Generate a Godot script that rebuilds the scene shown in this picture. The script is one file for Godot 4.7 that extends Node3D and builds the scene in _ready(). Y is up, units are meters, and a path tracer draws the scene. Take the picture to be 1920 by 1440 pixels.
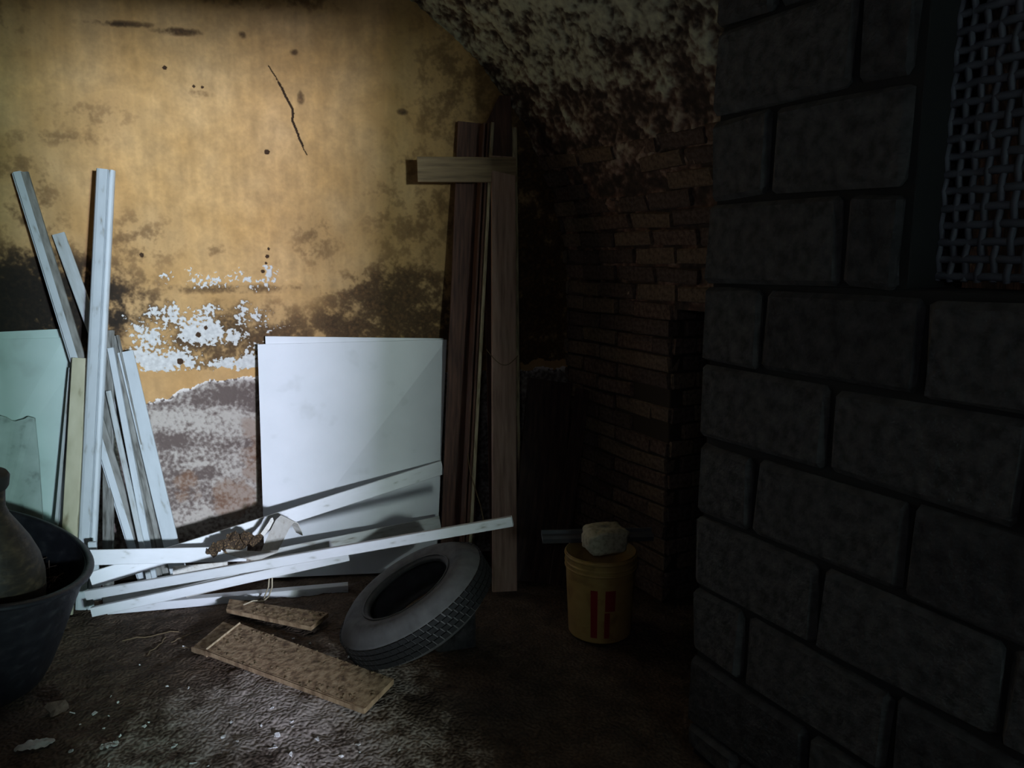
extends Node3D
# Abandoned vaulted cellar: ochre end wall, leaning white trims and panels, tire, tub, bucket, block partition.

const W0 := Vector3(-1.136, 0, -3.3)            # foot of the end wall
const U := Vector3(0.97815, 0, -0.20791)         # along the end wall, to the right
const N := Vector3(0.20791, 0, 0.97815)          # out of the end wall
const A := Vector3(0.4818, 0, 0.8763)            # along the vault, away from the end wall
const E := Vector3(0.8763, 0, -0.4818)           # across the vault, to the right
const VR := 1.436
const VQ := -0.067
const VY := 1.2
const Q_SIDE := 1.369
const Q_BLOCK := 0.802
const K_BLOCK := 1.92

var rng := RandomNumberGenerator.new()
var used := {}
var M := {}
var fn := FastNoiseLite.new()


func _ready() -> void:
	rng.seed = 7
	fn.seed = 3
	fn.frequency = 1.0
	fn.fractal_octaves = 4
	# --- camera
	var cam := Camera3D.new()
	cam.name = "camera"
	cam.fov = 53.07
	cam.position = Vector3(0, 1.4, 0)
	cam.rotation = Vector3(-atan(240.0 / 1442.0), 0, 0)
	cam.near = 0.02
	cam.current = true
	add_child(cam)
	# --- environment: no sky reaches this cellar
	var env := Environment.new()
	env.background_mode = Environment.BG_COLOR
	env.background_color = Color(0, 0, 0)
	env.tonemap_mode = Environment.TONE_MAPPER_LINEAR
	env.tonemap_exposure = 1.0
	env.sdfgi_enabled = true
	env.ssao_enabled = true
	env.ssil_enabled = true
	var we := WorldEnvironment.new()
	we.name = "environment"
	we.environment = env
	add_child(we)
	# --- daylight from the frosted window of the next room, through the narrow doorway
	# bright middle sash; dim greenish side sashes added to soften the pool edges
	window_light(Vector3(3.81, 1.6, 4.5), Vector3(-1.33, 1.1, -3.26), 0.36, [[0.0, 0.34, 76.0, Color(0.87, 0.90, 1.0)], [-0.55, 0.70, 44.0, Color(0.88, 0.96, 0.95)], [0.38, 0.36, 32.0, Color(0.82, 0.97, 0.97)]])
	materials()
	added_fill(Vector3(-0.2, 1.85, 0.84), 0.15)
	# --- structure
	end_wall()
	vault()
	side_wall()
	block_wall()
	shell()
	earth_floor()
	# --- large things
	panels()
	leaning_trims()
	lying_trims()
	tall_boards()
	dark_boards()
	tub_and_demijohn()
	tire()
	bucket()
	floor_boards()
	scraps()
	flakes()


# ------------------------------------------------------------------ helpers
func w(s: float, y: float, d: float) -> Vector3:
	return W0 + U * s + N * d + Vector3(0, y, 0)

func qk(q: float, y: float, k: float) -> Vector3:
	return W0 + E * q + A * k + Vector3(0, y, 0)

func numbered(called: String) -> String:
	var c: int = used.get(called, -1) + 1
	used[called] = c
	return called if c == 0 else "%s_%03d" % [called, c]

func thing(called: String, label: String, category: String, at := Vector3.ZERO, group := "") -> Node3D:
	var o := Node3D.new()
	o.name = numbered(called)
	add_child(o)
	o.position = at
	tag(o, label, category, group)
	return o

func tag(o: Node, label: String, category: String, group := "") -> void:
	o.set_meta("label", label)
	o.set_meta("category", category)
	if group != "":
		o.set_meta("group", group)

func put(called: String, mesh: Mesh, m: Material, parent: Node = null, xf := Transform3D()) -> MeshInstance3D:
	var o := MeshInstance3D.new()
	o.name = numbered(called) if parent == null else called
	o.mesh = mesh
	o.material_override = m
	o.transform = xf
	(self if parent == null else parent).add_child(o, true)
	return o

func struct(called: String, mesh: Mesh, m: Material, label: String, category: String, xf := Transform3D()) -> MeshInstance3D:
	var o := put(called, mesh, m, null, xf)
	tag(o, label, category)
	o.set_meta("kind", "structure")
	return o

class Sh:
	var v := PackedVector3Array()
	var n := PackedVector3Array()
	var uv := PackedVector2Array()
	func tri(a: Vector3, b: Vector3, c: Vector3, out: Vector3) -> void:
		var g := (c - a).cross(b - a)
		if g.length_squared() < 1e-16:
			return
		if g.dot(out) < 0:
			var t := b
			b = c
			c = t
			g = -g
		g = g.normalized()
		for p in [a, b, c]:
			v.append(p)
			n.append(g)
			uv.append(Vector2.ZERO)
	func quad(a: Vector3, b: Vector3, c: Vector3, d: Vector3, out: Vector3) -> void:
		tri(a, b, c, out)
		tri(a, c, d, out)
	# a grid of smooth quads: pts rows*cols, with uv
	func grid(p: PackedVector3Array, t: PackedVector2Array, rows: int, cols: int, flip := false) -> void:
		var nn := PackedVector3Array()
		nn.resize(p.size())
		for r in rows:
			for c in cols:
				var a := p[r * cols + mini(c + 1, cols - 1)] - p[r * cols + maxi(c - 1, 0)]
				var b := p[mini(r + 1, rows - 1) * cols + c] - p[maxi(r - 1, 0) * cols + c]
				nn[r * cols + c] = (b.cross(a) * (-1.0 if flip else 1.0)).normalized()
		for r in rows - 1:
			for c in cols - 1:
				var i := r * cols + c
				for k in ([i, i + 1, i + cols + 1, i, i + cols + 1, i + cols] if not flip else [i, i + cols + 1, i + 1, i, i + cols, i + cols + 1]):
					v.append(p[k])
					n.append(nn[k])
					uv.append(t[k])
	# smooth surface of revolution round y; prof: (r, y) from the outside bottom on
	func lathe(prof: PackedVector2Array, seg: int, closed := false) -> void:
		var np := prof.size()
		var pn := PackedVector2Array()
		for i in np:
			var a := prof[(i + 1) % np] if closed else prof[mini(i + 1, np - 1)]
			var b := prof[(i - 1 + np) % np] if closed else prof[maxi(i - 1, 0)]
			var tg := (a - b).normalized()
			pn.append(Vector2(tg.y, -tg.x))
		for i in (np if closed else np - 1):
			var j := (i + 1) % np
			for k in seg:
				var a0 := TAU * k / seg
				var a1 := TAU * (k + 1) / seg
				var q := [[i, a0], [j, a0], [j, a1], [i, a1]]
				var P := []
				var NN := []
				for e in q:
					var r: Vector2 = prof[e[0]]
					var m: Vector2 = pn[e[0]]
					var ang: float = e[1]
					P.append(Vector3(r.x * cos(ang), r.y, r.x * sin(ang)))
					NN.append(Vector3(m.x * cos(ang), m.y, m.x * sin(ang)))
				for tr in [[0, 1, 2], [0, 2, 3]]:
					var g: Vector3 = (P[tr[2]] - P[tr[0]]).cross(P[tr[1]] - P[tr[0]])
					if g.length_squared() < 1e-18:
						continue
					var o: Array = tr
					if g.dot(NN[tr[0]] + NN[tr[1]] + NN[tr[2]]) < 0:
						o = [tr[0], tr[2], tr[1]]
					for x in o:
						v.append(P[x])
						n.append(NN[x])
						uv.append(Vector2.ZERO)
	func tube(path: PackedVector3Array, r: float, seg := 6) -> void:
		var rings := []
		var up := Vector3(0.3, 1, 0.2).normalized()
		for i in path.size():
			var t := (path[mini(i + 1, path.size() - 1)] - path[maxi(i - 1, 0)]).normalized()
			var x := up.cross(t).normalized()
			var y := t.cross(x)
			up = y
			var ring := []
			for k in seg:
				ring.append([path[i], x * cos(TAU * k / seg) + y * sin(TAU * k / seg)])
			rings.append(ring)
		for i in path.size() - 1:
			for k in seg:
				var k2 := (k + 1) % seg
				var c := [rings[i][k], rings[i + 1][k], rings[i + 1][k2], rings[i][k2]]
				for tr in [[0, 1, 2], [0, 2, 3]]:
					var p := []
					for x in tr:
						p.append(c[x][0] + c[x][1] * r)
					var o: Array = tr
					if (p[2] - p[0]).cross(p[1] - p[0]).dot(c[tr[0]][1] + c[tr[1]][1]) < 0:
						o = [tr[0], tr[2], tr[1]]
					for x in o:
						v.append(c[x][0] + c[x][1] * r)
						n.append(c[x][1])
						uv.append(Vector2.ZERO)
	func mesh() -> ArrayMesh:
		var a := []
		a.resize(Mesh.ARRAY_MAX)
		a[Mesh.ARRAY_VERTEX] = v
		a[Mesh.ARRAY_NORMAL] = n
		a[Mesh.ARRAY_TEX_UV] = uv
		var m := ArrayMesh.new()
		m.add_surface_from_arrays(Mesh.PRIMITIVE_TRIANGLES, a)
		return m

# a chamfered box centred at c; rough > 0 warps its corners
func rbox(sh: Sh, c: Vector3, size: Vector3, b := 0.003, rough := 0.0, seed_at := 0.0) -> void:
	var h := size * 0.5
	b = minf(b, minf(h.x, minf(h.y, h.z)) * 0.9)
	var P := func(sx: int, sy: int, sz: int, ax: int) -> Vector3:
		var p := Vector3(sx * (h.x - b), sy * (h.y - b), sz * (h.z - b))
		p[ax] += b * [sx, sy, sz][ax]
		if rough > 0.0:
			var k := Vector3(sx, sy, sz) * 3.7 + Vector3(seed_at, seed_at * 1.7, ax * 0.15)
			p += Vector3(fn.get_noise_3dv(k), fn.get_noise_3dv(k + Vector3(9, 4, 2)), fn.get_noise_3dv(k + Vector3(3, 8, 5))) * rough
		return c + p
	for ax in 3:
		var o := [(ax + 1) % 3, (ax + 2) % 3]
		for s in [-1, 1]:
			var q := []
			for e in [[-1, -1], [1, -1], [1, 1], [-1, 1]]:
				var g := [0, 0, 0]
				g[ax] = s
				g[o[0]] = e[0]
				g[o[1]] = e[1]
				q.append(P.call(g[0], g[1], g[2], ax))
			var out := Vector3.ZERO
			out[ax] = s
			sh.quad(q[0], q[1], q[2], q[3], out)
		for s in [-1, 1]:
			for r in [-1, 1]:
				var g0 := [0, 0, 0]
				g0[o[0]] = s
				g0[o[1]] = r
				var g1 := g0.duplicate()
				g0[ax] = -1
				g1[ax] = 1
				var out := Vector3.ZERO
				out[o[0]] = s
				out[o[1]] = r
				sh.quad(P.call(g0[0], g0[1], g0[2], o[0]), P.call(g1[0], g1[1], g1[2], o[0]), P.call(g1[0], g1[1], g1[2], o[1]), P.call(g0[0], g0[1], g0[2], o[1]), out)
	for sx in [-1, 1]:
		for sy in [-1, 1]:
			for sz in [-1, 1]:
				sh.tri(P.call(sx, sy, sz, 0), P.call(sx, sy, sz, 1), P.call(sx, sy, sz, 2), Vector3(sx, sy, sz))

func box_mesh(size: Vector3, b := 0.003, rough := 0.0, seed_at := 0.0) -> ArrayMesh:
	var sh := Sh.new()
	rbox(sh, Vector3.ZERO, size, b, rough, seed_at)
	return sh.mesh()

# profile (x, z) swept along y from 0 to length
func prism(prof: PackedVector2Array, length: float, cut := 0.0) -> ArrayMesh:
	var sh := Sh.new()
	var area := 0.0
	var np := prof.size()
	for i in np:
		area += prof[i].cross(prof[(i + 1) % np])
	var sg := 1.0 if area > 0 else -1.0
	var top := func(p: Vector2) -> float: return length + cut * p.x
	for i in np:
		var a := prof[i]
		var b := prof[(i + 1) % np]
		var t := (b - a).normalized()
		var out := Vector3(t.y, 0, -t.x) * sg
		sh.quad(Vector3(a.x, 0, a.y), Vector3(a.x, top.call(a), a.y), Vector3(b.x, top.call(b), b.y), Vector3(b.x, 0, b.y), out)
	var idx := Geometry2D.triangulate_polygon(prof)
	for i in range(0, idx.size(), 3):
		var q := [prof[idx[i]], prof[idx[i + 1]], prof[idx[i + 2]]]
		sh.tri(Vector3(q[0].x, 0, q[0].y), Vector3(q[1].x, 0, q[1].y), Vector3(q[2].x, 0, q[2].y), Vector3.DOWN)
		sh.tri(Vector3(q[0].x, top.call(q[0]), q[0].y), Vector3(q[1].x, top.call(q[1]), q[1].y), Vector3(q[2].x, top.call(q[2]), q[2].y), Vector3.UP)
	return sh.mesh()

# transform with y from a to b and z turned to the hint
func along(a: Vector3, b: Vector3, hint: Vector3) -> Transform3D:
	var y := (b - a).normalized()
	var x := y.cross(hint).normalized()
	var z := x.cross(y)
	return Transform3D(Basis(x, y, z), a)

func flat_profile(wd: float, t: float) -> PackedVector2Array:
	var c := minf(0.002, t * 0.3)
	var h := wd * 0.5
	return PackedVector2Array([Vector2(-h + c, 0), Vector2(h - c, 0), Vector2(h, c), Vector2(h, t - c), Vector2(h - c, t), Vector2(-h + c, t), Vector2(-h, t - c), Vector2(-h, c)])

func casing_profile(wd: float, t: float) -> PackedVector2Array:   # rounded face with a groove near its right edge
	var h := wd * 0.5
	return PackedVector2Array([Vector2(-h, 0), Vector2(h, 0), Vector2(h, t * 0.6), Vector2(h - 0.004, t * 0.85), Vector2(h - 0.012, t), Vector2(h - 0.017, t), Vector2(h - 0.0175, t - 0.009), Vector2(h - 0.0225, t - 0.009), Vector2(h - 0.023, t), Vector2(-h + 0.014, t), Vector2(-h + 0.005, t * 0.9), Vector2(-h, t * 0.6)])

func step_profile(wd: float, t: float) -> PackedVector2Array:     # flat face with a lower ledge at its left and a bevel at its right
	var h := wd * 0.5
	return PackedVector2Array([Vector2(-h, 0), Vector2(h, 0), Vector2(h, t * 0.25), Vector2(h * 0.15, t), Vector2(-h * 0.55, t), Vector2(-h * 0.6, t * 0.55), Vector2(-h, t * 0.5)])

func channel_profile(wd: float, t: float) -> PackedVector2Array:  # open groove between two lips
	var h := wd * 0.5
	return PackedVector2Array([Vector2(-h, 0), Vector2(h, 0), Vector2(h, t), Vector2(h - 0.006, t), Vector2(h - 0.007, t * 0.35), Vector2(-h * 0.2, t * 0.35), Vector2(-h * 0.25, t), Vector2(-h, t)])

func slab_mesh(c: Array, back: Vector3) -> ArrayMesh:            # four corners of the face, pushed back
	var sh := Sh.new()
	var mid := Vector3.ZERO
	for p in c:
		mid += p
	mid /= c.size()
	var inner := mid + back * 0.5
	var nc := c.size()
	for i in range(1, nc - 1):
		sh.tri(c[0], c[i], c[i + 1], -back)
		sh.tri(c[0] + back, c[i] + back, c[i + 1] + back, back)
	for i in nc:
		var a: Vector3 = c[i]
		var b: Vector3 = c[(i + 1) % nc]
		sh.quad(a, b, b + back, a + back, (a + b) * 0.5 + back * 0.5 - inner)
	return sh.mesh()

# ------------------------------------------------------------------ materials
func noise_tex(stops: Array, freq: float, seed_n := 1, octaves := 4, kind := FastNoiseLite.TYPE_SIMPLEX_SMOOTH, normal := false, size := 512) -> NoiseTexture2D:
	var f := FastNoiseLite.new()
	f.seed = seed_n
	f.noise_type = kind
	f.frequency = freq
	f.fractal_octaves = octaves
	var t := NoiseTexture2D.new()
	t.width = size
	t.height = size
	t.seamless = true
	t.noise = f
	if normal:
		t.as_normal_map = true
		t.bump_strength = 6.0
	else:
		var g := Gradient.new()
		var off := PackedFloat32Array()
		var col := PackedColorArray()
		for s in stops:
			off.append(s[0])
			col.append(s[1])
		g.offsets = off
		g.colors = col
		t.color_ramp = g
	return t

func c8(r: int, g: int, b: int) -> Color:
	return Color8(r, g, b)

func tri_mat(stops: Array, freq: float, scale: Vector3, rough: float, bump := 0.0, seed_n := 1, world := false) -> StandardMaterial3D:
	var m := StandardMaterial3D.new()
	m.albedo_texture = noise_tex(stops, freq, seed_n)
	m.roughness = rough
	m.uv1_triplanar = true
	m.uv1_world_triplanar = world
	m.uv1_scale = scale
	if bump > 0.0:
		m.normal_enabled = true
		m.normal_texture = noise_tex([], freq * 2.0, seed_n + 20, 4, FastNoiseLite.TYPE_SIMPLEX_SMOOTH, true)
		m.normal_scale = bump
	return m

func plain_mat(c: Color, rough: float) -> StandardMaterial3D:
	var m := StandardMaterial3D.new()
	m.albedo_color = c
	m.roughness = rough
	return m

func materials() -> void:
	var dirt := c8(128, 122, 108)
	M.white = tri_mat([[0.0, dirt], [0.17, c8(206, 208, 207)], [0.3, c8(224, 226, 228)], [1.0, c8(231, 233, 236)]], 0.03, Vector3(1.6, 0.5, 1.6), 0.5, 0.0, 4)
	M.white_worn = tri_mat([[0.0, c8(104, 98, 84)], [0.2, c8(178, 178, 170)], [0.42, c8(198, 201, 197)], [1.0, c8(212, 215, 213)]], 0.03, Vector3(2.2, 0.5, 2.2), 0.55, 0.0, 5)
	M.trim = tri_mat([[0.0, dirt], [0.17, c8(168, 174, 174)], [0.3, c8(184, 192, 195)], [1.0, c8(192, 200, 203)]], 0.03, Vector3(1.6, 0.5, 1.6), 0.5, 0.0, 34)
	M.trim_worn = tri_mat([[0.0, c8(100, 96, 84)], [0.2, c8(156, 160, 156)], [0.42, c8(172, 178, 177)], [1.0, c8(184, 191, 192)]], 0.03, Vector3(2.2, 0.5, 2.2), 0.55, 0.0, 35)
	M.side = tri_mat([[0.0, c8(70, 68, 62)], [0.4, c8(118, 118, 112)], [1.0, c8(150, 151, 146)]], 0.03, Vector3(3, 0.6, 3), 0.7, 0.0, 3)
	M.cream = tri_mat([[0.0, c8(120, 112, 84)], [0.3, c8(178, 174, 146)], [1.0, c8(198, 194, 168)]], 0.012, Vector3(2, 0.8, 2), 0.55, 0.0, 6)
	M.panel = tri_mat([[0.0, c8(208, 211, 212)], [0.25, c8(224, 227, 230)], [1.0, c8(231, 233, 236)]], 0.008, Vector3(1.1, 1.1, 1.1), 0.42, 0.0, 7)
	M.panel_teal = tri_mat([[0.0, c8(168, 186, 180)], [0.3, c8(186, 208, 202)], [1.0, c8(196, 216, 211)]], 0.008, Vector3(1.1, 1.1, 1.1), 0.42, 0.0, 8)
	M.board_old = tri_mat([[0.0, c8(110, 122, 116)], [0.25, c8(164, 182, 176)], [1.0, c8(186, 204, 198)]], 0.012, Vector3(1.4, 1.4, 1.4), 0.6, 0.0, 9)
	M.wood_brown = tri_mat([[0.0, c8(58, 36, 28)], [0.45, c8(92, 60, 48)], [1.0, c8(122, 84, 66)]], 0.01, Vector3(9, 0.7, 9), 0.7, 0.4, 10)
	M.wood_grey = tri_mat([[0.0, c8(112, 90, 66)], [0.45, c8(146, 120, 88)], [1.0, c8(166, 140, 104)]], 0.01, Vector3(8, 0.6, 8), 0.7, 0.3, 11)
	M.wood_mid = tri_mat([[0.0, c8(138, 106, 92)], [0.45, c8(176, 140, 122)], [1.0, c8(196, 162, 142)]], 0.01, Vector3(8, 0.6, 8), 0.7, 0.3, 30)
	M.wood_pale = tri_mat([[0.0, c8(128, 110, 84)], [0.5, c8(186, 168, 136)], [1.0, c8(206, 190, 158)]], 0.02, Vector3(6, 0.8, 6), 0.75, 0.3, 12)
	M.wood_dirty = tri_mat([[0.0, c8(76, 58, 42)], [0.38, c8(142, 116, 88)], [0.58, c8(172, 146, 114)], [1.0, c8(188, 164, 132)]], 0.012, Vector3(4, 1.6, 4), 0.85, 0.8, 13)
	M.wood_dark = tri_mat([[0.0, c8(44, 32, 30)], [0.5, c8(70, 52, 48)], [1.0, c8(92, 70, 62)]], 0.01, Vector3(7, 0.8, 7), 0.75, 0.3, 14)
	M.rubber = tri_mat([[0.0, c8(78, 76, 75)], [0.45, c8(96, 95, 95)], [1.0, c8(112, 110, 109)]], 0.012, Vector3(3, 3, 3), 0.8, 0.15, 15)
	M.tread = plain_mat(c8(20, 20, 21), 0.8)
	M.tub = tri_mat([[0.0, c8(20, 20, 26)], [0.6, c8(30, 30, 37)], [0.85, c8(50, 49, 53)], [1.0, c8(72, 70, 70)]], 0.014, Vector3(2, 3, 2), 0.5, 0.2, 16)
	M.glass_dusty = tri_mat([[0.0, c8(26, 21, 16)], [0.5, c8(50, 41, 30)], [0.75, c8(76, 63, 46)], [1.0, c8(106, 90, 68)]], 0.016, Vector3(2, 5, 2), 0.6, 0.3, 17)
	M.stopper = plain_mat(c8(40, 38, 36), 0.7)
	M.pail = tri_mat([[0.0, c8(134, 100, 52)], [0.4, c8(186, 150, 88)], [1.0, c8(200, 166, 104)]], 0.01, Vector3(2, 2, 2), 0.5, 0.0, 18)
	M.red = plain_mat(c8(150, 34, 34), 0.55)
	M.lump = tri_mat([[0.0, c8(150, 140, 112)], [0.5, c8(204, 196, 168)], [1.0, c8(218, 212, 188)]], 0.02, Vector3(4, 4, 4), 0.85, 0.5, 19)
	M.block = tri_mat([[0.0, c8(54, 52, 52)], [0.45, c8(82, 80, 80)], [1.0, c8(104, 102, 100)]], 0.02, Vector3(2.2, 2.2, 2.2), 0.95, 1.0, 21)
	M.block_dark = tri_mat([[0.0, c8(46, 44, 45)], [0.45, c8(70, 68, 69)], [1.0, c8(92, 89, 88)]], 0.02, Vector3(2.0, 2.0, 2.0), 0.95, 1.0, 22)
	M.mortar = plain_mat(c8(44, 43, 43), 0.95)
	M.brick = [
		tri_mat([[0.0, c8(78, 62, 54)], [0.5, c8(118, 96, 84)], [1.0, c8(142, 122, 108)]], 0.02, Vector3(4, 4, 4), 0.95, 0.8, 23),
		tri_mat([[0.0, c8(84, 70, 58)], [0.5, c8(128, 108, 90)], [1.0, c8(148, 130, 112)]], 0.02, Vector3(4, 4, 4), 0.95, 0.8, 24),
		tri_mat([[0.0, c8(68, 56, 50)], [0.5, c8(100, 84, 76)], [1.0, c8(122, 106, 98)]], 0.02, Vector3(4, 4, 4), 0.95, 0.8, 25)]
	M.brick_joint = plain_mat(c8(70, 60, 50), 0.95)
	M.rough_wall = plain_mat(c8(118, 114, 104), 0.95)
	M.green_wall = plain_mat(c8(118, 130, 124), 0.9)
	M.grille = plain_mat(c8(104, 105, 114), 0.6)
	M.string = plain_mat(c8(196, 184, 158), 0.9)
	M.wire = plain_mat(c8(120, 96, 66), 0.7)
	M.flake = plain_mat(c8(226, 226, 222), 0.7)
	M.straw = plain_mat(c8(118, 100, 74), 0.85)
	M.leaf = tri_mat([[0.0, c8(22, 17, 12)], [0.5, c8(48, 36, 24)], [0.72, c8(96, 72, 46)], [1.0, c8(190, 165, 122)]], 0.03, Vector3(8, 8, 8), 0.9, 0.6, 27)
	M.torn = tri_mat([[0.0, c8(150, 136, 116)], [0.25, c8(206, 202, 194)], [1.0, c8(224, 222, 216)]], 0.016, Vector3(4, 4, 4), 0.65, 0.4, 28)
	M.metal = plain_mat(c8(96, 96, 100), 0.5)

func window_light(at: Vector3, towards: Vector3, high: float, sashes: Array) -> void:
	var dir := (towards - at).normalized()
	var xf := Transform3D(Basis.looking_at(dir, Vector3.UP), at)
	var win := Node3D.new()
	win.name = "window_1"
	win.transform = xf
	add_child(win)
	tag(win, "frosted window of the next room for the daylight, its two dim side sashes added to soften the pool edges", "window")
	win.set_meta("kind", "structure")
	var wood := plain_mat(c8(150, 150, 145), 0.6)
	for e in sashes:
		var size := Vector2(e[1], high)
		var glow := StandardMaterial3D.new()
		glow.albedo_color = Color(0.9, 0.9, 0.9)
		glow.emission_enabled = true
		glow.emission = e[3]
		glow.emission_energy_multiplier = 2.0
		put("window_pane", box_mesh(Vector3(size.x, size.y, 0.01), 0.001), glow, win, Transform3D(Basis(), Vector3(e[0], 0, 0.03)))
		var fr := Sh.new()
		for s in [-1, 1]:
			rbox(fr, Vector3(e[0] + s * (size.x * 0.5 + 0.007), 0, 0.03), Vector3(0.012, size.y + 0.1, 0.05))
			rbox(fr, Vector3(e[0], s * (size.y * 0.5 + 0.025), 0.03), Vector3(size.x, 0.05, 0.05))
		put("window_frame", fr.mesh(), wood, win)
		var l := AreaLight3D.new()
		l.name = "window_daylight"
		l.area_size = size
		l.area_normalize_energy = true
		l.light_color = e[3]
		l.light_energy = e[2]
		l.area_range = 20.0
		l.shadow_enabled = true
		l.transform = xf * Transform3D(Basis(), Vector3(e[0], 0, 0))
		add_child(l, true)

func added_fill(at: Vector3, energy: float) -> void:
	# small barred vent in the front wall, behind the camera: the dim bluish fill
	var o := Node3D.new()
	o.name = "window_3"
	o.position = at
	add_child(o)
	tag(o, "small barred vent high in the front wall that lets in a dim bluish light", "window")
	o.set_meta("kind", "structure")
	var glow := plain_mat(Color(0.8, 0.8, 0.8), 0.9)
	glow.emission_enabled = true
	glow.emission = Color(0.86, 0.91, 1.0)
	glow.emission_energy_multiplier = 0.6
	put("window_pane", box_mesh(Vector3(0.30, 0.20, 0.01), 0.001), glow, o, Transform3D(Basis(), Vector3(0, 0, 0.012)))
	for i in 4:
		put("bar", box_mesh(Vector3(0.012, 0.22, 0.012), 0.002), M.metal, o, Transform3D(Basis(), Vector3(-0.12 + 0.08 * i, 0, 0.0)))
	var l := AreaLight3D.new()
	l.name = "added_fill_light"
	l.area_size = Vector2(0.30, 0.20)
	l.area_normalize_energy = true
	l.light_color = Color(0.86, 0.91, 1.0)
	l.light_energy = energy
	l.area_range = 20.0
	l.shadow_enabled = true
	l.position = at + Vector3(0, 0, -0.012)
	add_child(l)

# ------------------------------------------------------------------ structure
func sm(a: float, b: float, x: float) -> float:
	var t := clampf((x - a) / (b - a), 0.0, 1.0)
	return t * t * (3.0 - 2.0 * t)

func noise_bytes(wd: int, ht: int, freq: float, seed_n: int, octaves := 4) -> PackedByteArray:
	var f := FastNoiseLite.new()
	f.seed = seed_n
	f.frequency = freq
	f.fractal_octaves = octaves
	f.noise_type = FastNoiseLite.TYPE_SIMPLEX_SMOOTH
	var im := f.get_image(wd, ht, false, false, true)
	im.convert(Image.FORMAT_L8)
	return im.get_data()

# stamps a list of ellipses (x, y, radius, radius, weight) into a grid; the strongest counts
func stamp(list: Array, wd: int, ht: int, x0: float, x1: float, y_top: float, y_bottom: float) -> PackedFloat32Array:
	var a := PackedFloat32Array()
	a.resize(wd * ht)
	for b in list:
		var i0 := clampi(int((b[0] - b[2] - x0) / (x1 - x0) * wd), 0, wd - 1)
		var i1 := clampi(int((b[0] + b[2] - x0) / (x1 - x0) * wd) + 1, 0, wd - 1)
		var ya: float = (b[1] - b[3] - y_top) / (y_bottom - y_top) * ht
		var yb: float = (b[1] + b[3] - y_top) / (y_bottom - y_top) * ht
		for j in range(clampi(int(minf(ya, yb)), 0, ht - 1), clampi(int(maxf(ya, yb)) + 1, 0, ht - 1) + 1):
			var dy: float = (lerpf(y_top, y_bottom, (j + 0.5) / ht) - b[1]) / b[3]
			for i in range(i0, i1 + 1):
				var dx: float = (lerpf(x0, x1, (i + 0.5) / wd) - b[0]) / b[2]
				var q: float = b[4] * (1.0 - dx * dx - dy * dy)
				if q > a[j * wd + i]:
					a[j * wd + i] = q
	return a

const PALE := [[-0.22, 0.70, 0.36, 0.07, 1.0], [0.0, 0.67, 0.2, 0.09, 0.8], [-0.22, 0.24, 0.3, 0.10, 0.8], [-0.05, 0.40, 0.14, 0.2, 0.5], [-0.24, 0.505, 0.09, 0.014, 1.4]]
const DARK := [[-0.36, 0.62, 0.10, 0.05, 1.0], [-0.12, 0.80, 0.2, 0.05, 1.0], [0.0, 0.78, 0.12, 0.08, 0.9], [-0.24, 0.46, 0.14, 0.03, 0.8]]
const RUST := [[-0.10, 0.34, 0.13, 0.12, 1.0], [0.02, 0.55, 0.12, 0.25, 0.7], [-0.3, 0.4, 0.1, 0.1, 0.6]]
const MOLD_SHADE := [[-0.90, 1.19, 0.70, 0.34, 1.5], [-0.42, 1.17, 0.20, 0.17, 1.0], [-0.05, 1.262, 0.55, 0.03, 0.75], [0.66, 1.15, 0.46, 0.32, 1.2], [0.40, 1.10, 0.28, 0.14, 0.95], [-0.05, 1.05, 0.60, 0.22, 1.0],
	[-0.42, 2.300, 0.20, 0.018, 0.85], [-0.20, 2.284, 0.13, 0.022, 1.0], [-0.40, 1.46, 0.22, 0.17, 0.62], [0.30, 1.46, 0.16, 0.17, 0.55], [-0.82, 1.55, 0.22, 0.40, 0.65], [0.75, 1.6, 0.35, 0.5, 0.55], [1.30, 1.2, 0.35, 1.3, 1.3], [-0.12, 1.42, 0.10, 0.06, 0.55],  # the tall blob at the right end paints shade into the corner
	[0.682, 2.009, 0.035, 0.02, 0.9], [0.245, 2.228, 0.022, 0.018, 0.8], [0.045, 2.285, 0.022, 0.02, 0.8], [-0.14, 2.05, 0.09, 0.03, 0.6], [0.262, 2.05, 0.02, 0.06, 0.75], [-0.70, 1.86, 0.30, 0.05, 0.5], [0.16, 2.45, 0.5, 0.09, 0.75], [-0.9, 2.3, 0.3, 0.2, 0.5], [0.9, 2.1, 0.3, 0.5, 0.6], [-0.55, 1.95, 0.3, 0.1, 0.42]]
const PEEL := [[-0.19, 1.10, 0.13, 0.085, 1.25], [-0.11, 1.06, 0.13, 0.05, 1.1], [-0.39, 1.06, 0.13, 0.10, 0.95], [-0.34, 0.965, 0.19, 0.085, 1.15], [-0.03, 0.935, 0.16, 0.055, 1.15], [0.00, 1.15, 0.09, 0.07, 0.66], [0.10, 1.12, 0.08, 0.05, 0.55], [0.10, 1.32, 0.05, 0.07, 0.6], [-0.25, 1.16, 0.25, 0.06, 0.66], [0.03, 0.98, 0.10, 0.06, 0.7], [-0.1, 1.3, 0.3, 0.06, 0.4]]

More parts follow.
